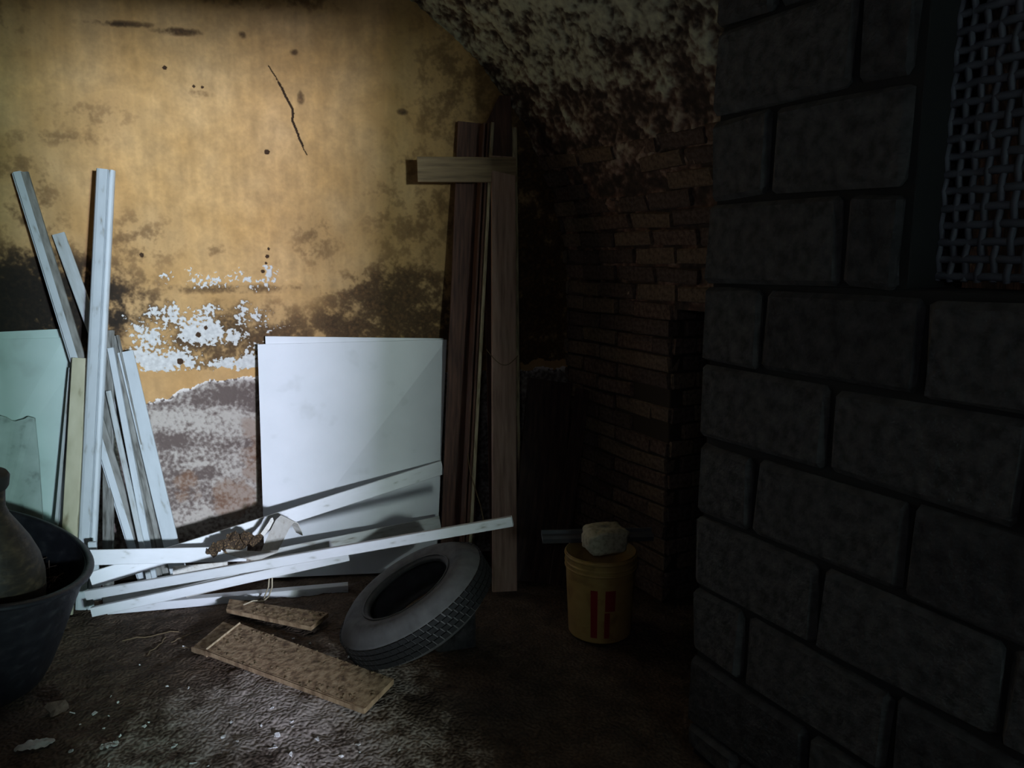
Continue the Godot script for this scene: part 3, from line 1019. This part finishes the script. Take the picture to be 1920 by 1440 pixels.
func lying_trims() -> void:
	lay("lying_trim", "flat white strip lying level across the feet of the leaning trims, broken at its right end", w(-0.60, 0.272, 0.415), w(0.0, 0.238, 0.415), flat_profile(0.058, 0.012), M.white, N + Vector3(0, 0.25, 0))
	lay("lying_trim", "long white strip rising to the right across the middle panel", w(-0.585, 0.162, 0.37), w(0.812, 0.470, 0.145), flat_profile(0.062, 0.014), M.white, N + Vector3(0, 0.15, 0))
	lay("lying_trim", "longest narrow strip whose right tip rests over the tire", w(-0.577, 0.132, 0.435), w(0.960, 0.494, 0.96), flat_profile(0.036, 0.020), M.white, N + Vector3(0, 0.1, 0))
	lay("lying_trim", "white strip below the longest one, its cut end at lower left of the heap", w(-0.560, 0.072, 0.455), w(0.395, 0.232, 0.50), flat_profile(0.036, 0.022), M.white, N + Vector3(0, 0.1, 0))
	lay("lying_trim", "lowest white strip lying flat on the dirt in front of the heap", w(-0.545, 0.020, 0.31), w(0.385, 0.024, 0.315), flat_profile(0.034, 0.040), M.white)
	lay("lying_trim", "dull wide strip leaning low across the foot of the middle panel", w(0.02, 0.145, 0.27), w(0.790, 0.232, 0.225), flat_profile(0.075, 0.012), M.white_worn, N + Vector3(0, 0.3, 0))
	lay("lying_trim", "dirty white offcut with an orange stain under the heap", w(-0.25, 0.058, 0.335), w(0.035, 0.112, 0.345), flat_profile(0.034, 0.014), M.torn, N + Vector3(0, 0.6, 0))
	lay("lying_trim", "grubby splintered offcut below the level strip", w(-0.29, 0.165, 0.35), w(-0.085, 0.166, 0.35), flat_profile(0.034, 0.014), M.torn, N + Vector3(0, 0.4, 0))
	lay("lying_trim", "grey strip in the shadow at the bottom of the heap", w(-0.56, 0.060, 0.33), w(-0.05, 0.12, 0.31), flat_profile(0.060, 0.012), M.white_worn, N + Vector3(0, 0.5, 0))

func tall_boards() -> void:
	var o := lean("wooden_board", "brown board leaning in the corner right of the middle panel", w(0.990, 1.968, 0.020), w(0.870, 0.178, 0.20), flat_profile(0.150, 0.014), M.wood_brown, 0.0, "boards leaning in the corner")
	tag(o, o.get_meta("label"), "board", "boards leaning in the corner")
	o = lean("wooden_board", "tall reddish board with a slanted pointed top", w(1.082, 2.085, 0.030), w(1.07, 0.25, 0.26), flat_profile(0.130, 0.012), M.wood_brown, 0.0, "boards leaning in the corner")
	tag(o, o.get_meta("label"), "board", "boards leaning in the corner")
	o.mesh = pointed(o.mesh, 0.130, 0.012, 0.16)
	var names := ["leftmost of three thin boards seen edge-on", "middle one of three thin boards seen edge-on", "bright edged thin board, rightmost of three seen edge-on"]
	for i in 3:
		var ds: float = [0.0, 0.017, 0.033][i]
		var wd: float = [0.010, 0.010, 0.014][i]
		o = lean("thin_board", names[i], w(1.018 + ds, 1.957, 0.075), w(0.880 + ds * 0.85, 0.248, 0.30), flat_profile(wd, 0.055), M.wood_pale if i == 2 else M.wood_brown, 0.10, "thin boards on edge")
		o.translate_object_local(Vector3(0, 0, -0.030 + 0.006 * i))
		tag(o, names[i], "board", "thin boards on edge")
	# upright with a crossbar fixed to its top
	var t := thing("crossed_planks", "upright brown plank with a crossbar sticking out left near its top", "planks")
	var top := w(1.094, 1.815, 0.125)
	var low := w(1.026, 0.012, 0.475)
	var up := put("upright", prism(flat_profile(0.104, 0.020), low.distance_to(top)), M.wood_mid, t, along(low, top, N))
	up.set_meta("label", "long upright plank")
	var cb := put("crossbar", prism(flat_profile(0.103, 0.022), 0.418), M.wood_grey, t, along(w(1.146, 1.762, 0.138), w(0.725, 1.757, 0.125), N))
	cb.set_meta("label", "short crossbar plank")
	o = lean("thin_board", "slim batten standing behind the right edge of the upright plank with crossbar", w(1.160, 1.95, 0.05), w(1.135, 0.3, 0.25), flat_profile(0.022, 0.014), M.wood_pale, 0.0, "")
	tag(o, o.get_meta("label"), "board")
	# loose wire and string hanging at the boards
	var s := Sh.new()
	var pts := PackedVector3Array()
	for e in [[0.905, 0.56, 0.29], [0.912, 0.49, 0.31], [0.930, 0.42, 0.33], [0.950, 0.35, 0.345], [0.962, 0.28, 0.36], [0.965, 0.24, 0.365]]:
		pts.append(w(e[0], e[1], e[2]))
	s.tube(pts, 0.0022)
	o = put("wire", s.mesh(), M.wire)
	tag(o, "thin brown wire hanging down beside the bright board edge", "wire")
	s = Sh.new()
	pts = PackedVector3Array()
	for i in 24:
		var x := i / 23.0
		pts.append(w(lerpf(0.985, 1.120, x), 0.985 - 0.05 * sin(x * PI) + 0.03 * (1.0 - x), 0.315 + 0.02 * sin(x * PI)))
	s.tube(pts, 0.0018)
	o = put("string", s.mesh(), M.wire)
	tag(o, "thin string tied round the upright plank with crossbar", "string")

func pointed(_m: Mesh, wd: float, t: float, cut: float) -> ArrayMesh:
	# board with its top left corner sawn off at a slant
	var len_: float = _m.get_aabb().size.y
	var h := wd * 0.5
	var pr := PackedVector2Array([Vector2(-h, 0), Vector2(h, 0), Vector2(h, len_), Vector2(h - 0.050, len_), Vector2(-h, len_ - cut)])
	var c := []
	for p in pr:
		c.append(Vector3(p.x, p.y, t))
	return slab_mesh(c, Vector3(0, 0, -t))

func dark_boards() -> void:
	var o := lean("dark_board", "wide dark board leaning in the corner behind the bucket", w(1.300, 0.845, 0.16), w(1.190, 0.18, 0.36), flat_profile(0.205, 0.018), M.wood_dark, 0.0, "")
	tag(o, o.get_meta("label"), "board")
	o = lean("dark_board", "narrow dark board leaning right beside the wide dark one", w(1.440, 0.808, 0.20), w(1.300, 0.215, 0.40), flat_profile(0.065, 0.018), M.wood_dark, 0.0, "")
	tag(o, o.get_meta("label"), "board")

func sag(m: ArrayMesh, h: float, tx: float, tz: float) -> ArrayMesh:
	# a soft tub: its rim hangs lower on one side
	var a := m.surface_get_arrays(0)
	var v: PackedVector3Array = a[Mesh.ARRAY_VERTEX]
	for i in v.size():
		var k := pow(clampf(v[i].y / h, 0.0, 1.2), 1.4)
		v[i].y += (tx * v[i].x + tz * v[i].z) * k
	a[Mesh.ARRAY_VERTEX] = v
	var o := ArrayMesh.new()
	o.add_surface_from_arrays(Mesh.PRIMITIVE_TRIANGLES, a)
	return o

func tub_and_demijohn() -> void:
	var t := thing("plastic_tub", "big dark soft plastic tub with a sagging rolled rim at the left edge", "tub", Vector3(-1.765, 0.0, -2.29))
	var s := Sh.new()
	s.lathe(PackedVector2Array([Vector2(0.0, 0.008), Vector2(0.17, 0.008), Vector2(0.225, 0.03), Vector2(0.252, 0.08), Vector2(0.288, 0.18), Vector2(0.325, 0.30), Vector2(0.360, 0.42), Vector2(0.374, 0.485), Vector2(0.366, 0.486), Vector2(0.350, 0.42), Vector2(0.313, 0.30), Vector2(0.275, 0.18), Vector2(0.20, 0.05), Vector2(0.0, 0.04)]), 96)
	put("body", sag(s.mesh(), 0.49, -0.31, 0.06), M.tub, t)
	s = Sh.new()
	var ring := PackedVector2Array()
	for i in 12:
		ring.append(Vector2(0.381 + 0.013 * cos(TAU * i / 12.0), 0.488 + 0.013 * sin(TAU * i / 12.0)))
	s.lathe(ring, 96, true)
	put("rim", sag(s.mesh(), 0.49, -0.31, 0.06), M.tub, t)
	var d := thing("demijohn", "dusty brown demijohn with a stoppered neck standing inside the dark tub", "bottle", Vector3(-1.725, 0.06, -2.275))
	d.rotation = Vector3(0.07, 0, -0.235)
	s = Sh.new()
	s.lathe(PackedVector2Array([Vector2(0.0, 0.0), Vector2(0.12, 0.0), Vector2(0.155, 0.03), Vector2(0.172, 0.10), Vector2(0.176, 0.24), Vector2(0.174, 0.33), Vector2(0.166, 0.39), Vector2(0.150, 0.44), Vector2(0.120, 0.495), Vector2(0.085, 0.545), Vector2(0.056, 0.585), Vector2(0.043, 0.615), Vector2(0.039, 0.66), Vector2(0.039, 0.682), Vector2(0.030, 0.682)]), 72)
	put("body", s.mesh(), M.glass_dusty, d)
	s = Sh.new()
	s.lathe(PackedVector2Array([Vector2(0.030, 0.675), Vector2(0.043, 0.676), Vector2(0.047, 0.686), Vector2(0.047, 0.716), Vector2(0.040, 0.726), Vector2(0.0, 0.729)]), 40)
	put("stopper", s.mesh(), M.stopper, d)
	s = Sh.new()
	for i in 420:
		var an := rng.randf() * TAU
		var rr := rng.randf_range(0.10, 0.30)
		var c := Vector3(-1.765 + rr * cos(an), 0.34 + rng.randf_range(-0.03, 0.025) - 0.2 * rr * cos(an), -2.29 + rr * sin(an))
		if Vector2(c.x + 1.62, c.z + 2.22).length() < 0.20:
			continue
		var dv := Vector3(rng.randf_range(-1, 1), rng.randf_range(-0.4, 0.5), rng.randf_range(-1, 1)).normalized() * rng.randf_range(0.02, 0.045)
		s.tube(PackedVector3Array([c - dv, c + Vector3(0, 0.006, 0), c + dv]), rng.randf_range(0.0015, 0.003), 4)
	var o := put("straw_packing", s.mesh(), M.wood_dark)
	tag(o, "dark straw packed between the demijohn and the tub", "straw")
	o.set_meta("kind", "stuff")

func tire() -> void:
	var nrm := Vector3(-0.47, 0.88, 0.10).normalized()
	var R := 0.278
	var wd := 0.14
	var face := w(0.588, 0.272, 0.925)
	var xax := nrm.cross(Vector3(0.2, 0.1, 1)).normalized()
	var b := Basis(xax, nrm, xax.cross(nrm))
	var t := thing("tire", "worn car tire lying tilted on the dirt in front of the heap", "tire", face - nrm * wd * 0.5)
	t.basis = b
	var h := wd * 0.5
	var pr := PackedVector2Array([Vector2(0.152, -h + 0.018), Vector2(0.160, -h + 0.005), Vector2(0.178, -h), Vector2(0.205, -h - 0.008), Vector2(0.230, -h - 0.004), Vector2(0.252, -h + 0.010), Vector2(0.266, -h + 0.028)])
	for g in 4:
		var y0 := lerpf(-0.040, 0.040, (g + 0.5) / 4.0)
		pr.append(Vector2(R - 0.003, y0 - 0.010))
		pr.append(Vector2(R - 0.003, y0 + 0.007))
		if g < 3:
			pr.append(Vector2(R - 0.010, y0 + 0.009))
			pr.append(Vector2(R - 0.010, y0 + 0.012))
	for e in [Vector2(0.266, h - 0.028), Vector2(0.252, h - 0.010), Vector2(0.230, h + 0.004), Vector2(0.205, h + 0.008), Vector2(0.178, h), Vector2(0.160, h - 0.005), Vector2(0.152, h - 0.018)]:
		pr.append(e)
	for e in [Vector2(0.170, h - 0.026), Vector2(0.215, h - 0.016), Vector2(0.245, h - 0.030), Vector2(0.256, 0.0), Vector2(0.245, -h + 0.030), Vector2(0.215, -h + 0.016), Vector2(0.170, -h + 0.026)]:
		pr.append(e)
	var s := Sh.new()
	s.lathe(pr, 96, true)
	put("carcass", s.mesh(), M.rubber, t)
	s = Sh.new()
	for i in 64:
		for g in 4:
			var y0 := lerpf(-0.040, 0.040, (g + 0.5) / 4.0) - 0.001
			var an := TAU * (i + 0.5 * (g % 2)) / 64.0
			var o := Vector3(cos(an), 0, sin(an))
			var tg := Vector3(-sin(an), 0, cos(an))
			var c := o * (R - 0.003) + Vector3(0, y0, 0)
			var q := []
			for e in [[-1, -1], [1, -1], [1, 1], [-1, 1]]:
				q.append(c + tg * e[0] * 0.0115 + Vector3(0, e[1] * 0.0085, 0) + tg * e[1] * 0.003)
			s.quad(q[0] + o * 0.006, q[1] + o * 0.006, q[2] + o * 0.006, q[3] + o * 0.006, o)
			for e in 4:
				s.quad(q[e], q[(e + 1) % 4], q[(e + 1) % 4] + o * 0.006, q[e] + o * 0.006, (q[e] + q[(e + 1) % 4]) * 0.5 - c)
	var tr := put("tread", s.mesh(), M.tread, t)
	tr.set_meta("label", "dark tread blocks")
	s = Sh.new()
	for rr in [0.168]:
		var ring := PackedVector2Array()
		for i in 8:
			ring.append(Vector2(rr + 0.003 * cos(-TAU * i / 8.0), h + 0.0005 + 0.0018 * sin(TAU * i / 8.0)))
		s.lathe(ring, 96, true)
	put("sidewall_rib", s.mesh(), M.rubber, t)
	# rubble block that props the far side of the tire
	var o := put("loose_block", box_mesh(Vector3(0.16, 0.15, 0.16), 0.012, 0.02, 5.0), M.block_dark, null, Transform3D(Basis(Vector3.UP, 0.4), w(0.75, 0.075, 0.84)))
	tag(o, "dark loose masonry block propping the far side of the tire", "block")

func bucket() -> void:
	var t := thing("paint_bucket", "yellowish plastic bucket with red print standing before the dark corner", "bucket", w(1.312, 0.004, 0.880))
	var s := Sh.new()
	s.lathe(PackedVector2Array([Vector2(0, 0.004), Vector2(0.112, 0.004), Vector2(0.117, 0.012), Vector2(0.131, 0.285), Vector2(0.131, 0.322), Vector2(0.127, 0.323), Vector2(0.126, 0.28), Vector2(0.112, 0.02), Vector2(0, 0.016)]), 64)
	put("body", s.mesh(), M.pail, t)
	s = Sh.new()
	for e in [[0.312, 0.0042], [0.286, 0.0036], [0.268, 0.0030]]:
		var ring := PackedVector2Array()
		for i in 10:
			ring.append(Vector2(0.1315 + e[1] * cos(-TAU * i / 10.0), e[0] + e[1] * sin(TAU * i / 10.0) * 1.4))
		s.lathe(ring, 64, true)
	put("rim", s.mesh(), M.pail, t)
	s = Sh.new()
	var pts := PackedVector3Array()
	for i in 25:
		var x := PI * i / 24.0
		pts.append(Vector3(0.137 * cos(x), 0.292 - 0.10 * sin(x), 0.137 * sin(x) * 0.98).rotated(Vector3.UP, 2.75))
	s.tube(pts, 0.0025, 6)
	put("handle", s.mesh(), M.metal, t)
	# red print: a bar and a flag-like block with a stem, as thin film on the wall of the bucket
	var fa := atan2(0.962 - 3.46, 1.322 - 0.425)
	var to_cam := (Vector3(0, 0, 0) - t.position)
	var base := atan2(to_cam.z, to_cam.x)
	for g in [[-0.17, 0.10, 0.030, 0.215, "print_bar"], [0.30, 0.15, 0.135, 0.215, "print_block"], [0.22, 0.08, 0.030, 0.130, "print_stem"], [0.10, 0.0, 0.0, 0.0, ""]]:
		if g[4] == "":
			continue
		var p := PackedVector3Array()
		var uvs := PackedVector2Array()
		for r in 6:
			var y: float = lerpf(g[2], g[3], r / 5.0)
			var rad := lerpf(0.117, 0.131, (y - 0.012) / 0.273) + 0.0006
			for c in 9:
				var an: float = base - g[0] + lerpf(g[1], -g[1], c / 8.0)
				p.append(Vector3(rad * cos(an), y, rad * sin(an)))
				uvs.append(Vector2.ZERO)
		s = Sh.new()
		s.grid(p, uvs, 6, 9, true)
		put(g[4], s.mesh(), M.red, t)
	# plank and pale lump on top
	var dirv := (w(1.534, 0.0, 0.874) - w(1.124, 0.0, 0.775)).normalized()
	var pa := w(1.112, 0.345, 0.775)
	var pb := w(1.530, 0.345, 0.835)
	var o := put("batten", prism(PackedVector2Array([Vector2(-0.028, 0), Vector2(0.028, 0), Vector2(0.028, 0.020), Vector2(0.016, 0.026), Vector2(0.010, 0.014), Vector2(-0.010, 0.014), Vector2(-0.016, 0.026), Vector2(-0.028, 0.020)]), pa.distance_to(pb)), M.metal, null, along(pa, pb, Vector3.UP + N * 0.35))
	tag(o, "grey grooved bar laid across the top of the bucket", "bar")
	s = Sh.new()
	var rows := 22
	var cols := 40
	var p2 := PackedVector3Array()
	var t2 := PackedVector2Array()
	for r in rows:
		var th := PI * r / (rows - 1.0)
		for c in cols:
			var ph := TAU * c / (cols - 1.0)
			var dv := Vector3(sin(th) * cos(ph), cos(th), sin(th) * sin(ph))
			var q := Vector3(signf(dv.x) * pow(absf(dv.x), 0.45) * 0.078, signf(dv.y) * pow(absf(dv.y), 0.5) * 0.046, signf(dv.z) * pow(absf(dv.z), 0.5) * 0.06)
			var wob := fn.get_noise_3dv(Vector3(dv.x, dv.y, dv.z) * 1.2) * 0.012
			p2.append(q + dv * wob)
			t2.append(Vector2.ZERO)
	s.grid(p2, t2, rows, cols, false)
	o = put("foam_lump", s.mesh(), M.lump, null, Transform3D(Basis(U, Vector3.UP, N).rotated(Vector3.UP, 0.1), w(1.308, 0.388, 0.93)))
	tag(o, "rounded pale foam lump sitting on top of the bucket", "foam")

func floor_boards() -> void:
	# large dirty plank with a lower end piece and a thin front edge
	var t := thing("dirty_plank", "long dirty plank lying tilted on the dirt in front of the tire", "plank")
	var a := w(-0.093, 0.062, 0.839)
	var b := w(0.000, 0.078, 0.692)
	var c := w(0.527, 0.070, 1.171)
	var d := w(0.432, 0.040, 1.270)
	var dn := Vector3(0, -0.018, 0)
	put("plank_face", slab_mesh([a, b, c, d], dn), M.wood_dirty, t)
	var e := w(-0.149, 0.048, 0.781)
	var f := w(-0.069, 0.060, 0.626)
	put("end_piece", slab_mesh([e, f, b + Vector3(0, -0.018, 0), a + Vector3(0, -0.016, 0)], dn), M.wood_dirty, t)
	var out := ((a - b) * Vector3(1, 0, 1)).normalized()
	var lip := slab_mesh([e + Vector3(0, 0.004, 0), a + Vector3(0, 0.003, 0), d + Vector3(0, 0.003, 0), d + out * 0.006 + Vector3(0, 0.002, 0), a + out * 0.006 + Vector3(0, 0.002, 0), e + out * 0.006 + Vector3(0, 0.003, 0)], Vector3(0, -0.016, 0))
	put("front_lip", lip, M.wood_dirty, t)
	put("lit_step_edge", slab_mesh([a + Vector3(0, 0.006, 0), b + Vector3(0, 0.006, 0), b + Vector3(0.002, 0.004, 0.001), a + Vector3(0.002, 0.004, 0.001)], Vector3(0, -0.02, 0)), M.wood_pale, t)  # pale sliver painting the lit edge of the step
	var o := put("short_plank", slab_mesh([w(-0.073, 0.060, 0.519), w(-0.075, 0.058, 0.424), w(0.313, 0.062, 0.638), w(0.252, 0.060, 0.735)], Vector3(0, -0.016, 0)), M.wood_dirty)
	tag(o, "short dirty plank lying between the long plank and the heap of trims", "plank")
	# dirt crumbs on the long plank
	var s := Sh.new()
	for i in 160:
		var u := rng.randf_range(0.02, 0.98)
		var v := pow(rng.randf(), 1.3)
		var p := a.lerp(d, u).lerp(b.lerp(c, u), v)
		var r := rng.randf_range(0.0015, 0.005)
		rbox(s, p + Vector3(0, r * 0.4, 0), Vector3(r * 2, r * 1.4, r * 1.7), r * 0.4, r * 0.6, i * 1.3)
	for i in 70:
		var u := rng.randf_range(0.3, 0.98)
		var v := rng.randf_range(0.05, 0.95)
		var p := w(-0.073, 0.060, 0.519).lerp(w(0.252, 0.060, 0.735), u).lerp(w(-0.075, 0.058, 0.424).lerp(w(0.313, 0.062, 0.638), u), v)
		var r := rng.randf_range(0.0015, 0.005)
		rbox(s, p + Vector3(0, r * 0.4, 0), Vector3(r * 2, r * 1.4, r * 1.7), r * 0.4, r * 0.6, i * 1.7)
	o = put("dirt_crumbs", s.mesh(), M.straw)
	tag(o, "light crumbs of dirt scattered on the two planks", "dirt")
	o.set_meta("kind", "stuff")

func ribbon(path: Array, side: Array, th: float) -> ArrayMesh:
	# a bent strip with thickness: path points and half-width vectors
	var sh := Sh.new()
	var nrm := []
	for i in path.size():
		var tg: Vector3 = (path[mini(i + 1, path.size() - 1)] - path[maxi(i - 1, 0)]).normalized()
		nrm.append(tg.cross(side[i].normalized()).normalized() * th)
	for i in path.size() - 1:
		var a: Vector3 = path[i] - side[i]
		var b: Vector3 = path[i] + side[i]
		var c: Vector3 = path[i + 1] + side[i + 1]
		var d: Vector3 = path[i + 1] - side[i + 1]
		var na: Vector3 = nrm[i]
		var nb: Vector3 = nrm[i + 1]
		sh.quad(a + na, b + na, c + nb, d + nb, na)
		sh.quad(a, b, c, d, -na)
		sh.quad(b, b + na, c + nb, c, side[i])
		sh.quad(a, a + na, d + nb, d, -side[i])
		if i == 0:
			sh.quad(a, b, b + na, a + na, a - d)
		if i == path.size() - 2:
			sh.quad(d, c, c + nb, d + nb, d - a)
	return sh.mesh()

func scraps() -> void:
	# bent torn white strip
	var path := [w(-0.08, 0.262, 0.43), w(-0.01, 0.250, 0.45), w(0.06, 0.240, 0.46), w(0.092, 0.262, 0.45), w(0.118, 0.310, 0.43), w(0.142, 0.352, 0.415), w(0.160, 0.368, 0.405), w(0.178, 0.356, 0.395), w(0.192, 0.325, 0.39), w(0.203, 0.295, 0.39)]
	var side := []
	for i in path.size():
		var hw: float = [0.012, 0.024, 0.030, 0.034, 0.036, 0.036, 0.034, 0.028, 0.022, 0.016][i]
		side.append((U * 0.75 + Vector3(0, -0.25 if i > 2 else 0.9, 0) + N * 0.55).normalized() * hw)
	var o := put("torn_strip", ribbon(path, side, 0.003), M.torn)
	tag(o, "bent torn white plastic strip folded up over the heap", "scrap")
	path = [w(0.050, 0.300, 0.42), w(0.075, 0.325, 0.41), w(0.095, 0.355, 0.40), w(0.10, 0.372, 0.40)]
	side = []
	for i in 4:
		side.append((U * 0.8 + Vector3(0, 0.2, 0) - N * 0.3).normalized() * [0.018, 0.016, 0.012, 0.004][i])
	o = put("torn_strip", ribbon(path, side, 0.003), M.torn)
	tag(o, "small pointed white shred standing left of the bent strip", "scrap")
	# dry brown leaf litter caught on the level strip
	var spots := [["crumpled dark leaf at the left end of the dry litter on the level strip", -0.115, 0.272, 0.07, 0.030], ["curled brown leaf second from the left in the dry litter", -0.078, 0.285, 0.08, 0.034], ["largest dark brown leaf in the middle of the dry litter", -0.035, 0.298, 0.10, 0.042], ["upright brown leaf touching the bent torn strip", 0.012, 0.305, 0.08, 0.030], ["small pale brown leaf lying low on the broken strip end", -0.055, 0.262, 0.05, 0.022], ["tan leaf shred behind the bent torn strip", 0.045, 0.300, 0.06, 0.020]]
	for i in spots.size():
		var e: Array = spots[i]
		var c := w(e[1], e[2], 0.437 - 0.006 * (i % 3))
		var lp := []
		var ls := []
		var dv := (U * rng.randf_range(0.3, 1.0) + Vector3(0, rng.randf_range(-0.5, 0.7), 0) + N * rng.randf_range(-0.5, 0.3)).normalized()
		var sv := dv.cross(N + Vector3(0, rng.randf_range(-0.2, 0.6), 0) + U * rng.randf_range(-0.5, 0.5)).normalized()
		for z in 8:
			var x := z / 7.0
			lp.append(c + dv * (x - 0.5) * e[3] + N * (0.014 * fn.get_noise_2d(z * 1.3, i * 9.0)) + Vector3(0, 0.016 * fn.get_noise_2d(z * 1.1, i * 5.0 + 40.0), 0))
			ls.append(sv.rotated(dv, 0.5 * fn.get_noise_2d(z * 0.9, i * 3.0)) * (0.003 + e[4] * 0.75 * pow(sin(x * PI), 0.7) * (0.75 + 0.5 * absf(fn.get_noise_2d(z * 2.0, i * 4.0)))))
		o = put("dry_leaf", ribbon(lp, ls, 0.0012), M.leaf if i != 4 else M.straw)
		tag(o, e[0], "leaf", "dry leaves on the level white strip")
	# twine loop over the strips
	var s := Sh.new()
	var ctl := [w(0.050, 0.020, 0.40), w(0.060, 0.06, 0.43), w(0.082, 0.118, 0.478), w(0.088, 0.165, 0.490), w(0.094, 0.178, 0.485), w(0.099, 0.165, 0.492), w(0.096, 0.118, 0.485), w(0.075, 0.06, 0.44), w(0.055, 0.040, 0.43), w(0.03, 0.042, 0.44), w(0.010, 0.045, 0.46), w(0.035, 0.052, 0.45), w(0.02, 0.062, 0.47), w(-0.012, 0.062, 0.50)]
	var cv := Curve3D.new()
	for i in ctl.size():
		var tg: Vector3 = (ctl[mini(i + 1, ctl.size() - 1)] - ctl[maxi(i - 1, 0)]) * 0.18
		cv.add_point(ctl[i], -tg, tg)
	var pts := PackedVector3Array()
	var ln := cv.get_baked_length()
	for i in 90:
		pts.append(cv.sample_baked(ln * i / 89.0))
	s.tube(pts, 0.0028, 6)
	o = put("twine", s.mesh(), M.string)
	tag(o, "loop of pale twine hanging over the lower white strips", "string")
	# twigs
	for e in [[w(-0.27, 0.0, 0.62), w(-0.31, 0.0, 0.74)], [w(-0.25, 0.0, 0.66), w(-0.14, 0.0, 0.60)], [w(-0.20, 0.0, 0.72), w(-0.06, 0.0, 0.80)], [w(-0.42, 0.0, 0.60), w(-0.24, 0.0, 0.585)]]:
		s = Sh.new()
		var tp := PackedVector3Array()
		for z in 9:
			var q: Vector3 = e[0].lerp(e[1], z / 8.0) + Vector3(fn.get_noise_2d(z * 0.9, e[0].x * 30.0) * 0.012, 0, 0)
			q.y = ground(q.x, q.z) + 0.004
			tp.append(q)
		s.tube(tp, 0.0022, 5)
		o = put("twig", s.mesh(), M.straw)
		tag(o, "thin dry twig lying on the dirt left of the long plank", "twig", "twigs on the dirt floor")
	# pale scraps at the lower left
	for e in [[w(-0.50, 0.0, 1.21), 0.052, 0.022, "larger crumpled scrap of white paper on the dirt at lower left"], [w(-0.285, 0.0, 1.27), 0.022, 0.016, "small wad of white paper right of the larger paper scrap"]]:
		s = Sh.new()
		var p2 := PackedVector3Array()
		var t2 := PackedVector2Array()
		for r in 9:
			for c in 13:
				var x: float = (c / 12.0 - 0.5) * 2.0
				var y: float = (r / 8.0 - 0.5) * 2.0
				var q: Vector3 = e[0] + Vector3(x * e[1] * (1.0 - 0.25 * y * y), 0, y * e[2] * (1.0 - 0.3 * x * x) - x * e[2] * 0.5)
				q.y = ground(q.x, q.z) + 0.006 + 0.010 * (1.0 - 0.6 * x * x) * absf(fn.get_noise_2d(x * 3.0, y * 3.0 + e[1] * 90.0)) * 2.0
				p2.append(q)
				t2.append(Vector2.ZERO)
		s.grid(p2, t2, 9, 13, true)
		o = put("paper_scrap", s.mesh(), M.flake)
		tag(o, e[3], "paper")
	o = put("brick_bit", box_mesh(Vector3(0.05, 0.035, 0.04), 0.008, 0.02, 3.0), M.brick[0], null, Transform3D(Basis(Vector3.UP, 0.6), w(-0.50, 0.014, 1.03)))
	tag(o, "small reddish brick fragment on the dirt beside the tub", "brick fragment")

func flakes() -> void:
	var kinds := []
	for i in 6:
		kinds.append(box_mesh(Vector3(rng.randf_range(0.008, 0.015), 0.0035, rng.randf_range(0.006, 0.011)), 0.0012, 0.006, i * 4.1))
	var spots := [Vector2(690, 1382), Vector2(720, 1395), Vector2(500, 1340)]
	for i in 72:
		var s := rng.randf_range(-0.42, 0.55)
		var d := rng.randf_range(0.62, 1.62)
		if i < 20:
			s = rng.randf_range(0.0, 0.5)
			d = rng.randf_range(1.15, 1.5)
		elif i < 30:
			s = rng.randf_range(-0.55, -0.2)
			d = rng.randf_range(1.0, 1.35)
		if s > -0.16 and d > 0.4 and d < 1.3 and absf((d - 0.81) - (s + 0.07) * 0.82) < 0.17:
			continue
		var p := w(s, 0, d)
		p.y = ground(p.x, p.z) + 0.003
		var sc := rng.randf_range(0.5, 1.25)
		var o := put("paint_flake", kinds[i % 6], M.flake, null, Transform3D(Basis.from_euler(Vector3(rng.randf_range(-0.6, 0.6), rng.randf() * TAU, rng.randf_range(-0.6, 0.6))).scaled(Vector3.ONE * sc), p))
		tag(o, "tiny white paint flake lying on the dirt floor", "flake", "white flakes scattered on the dirt floor")
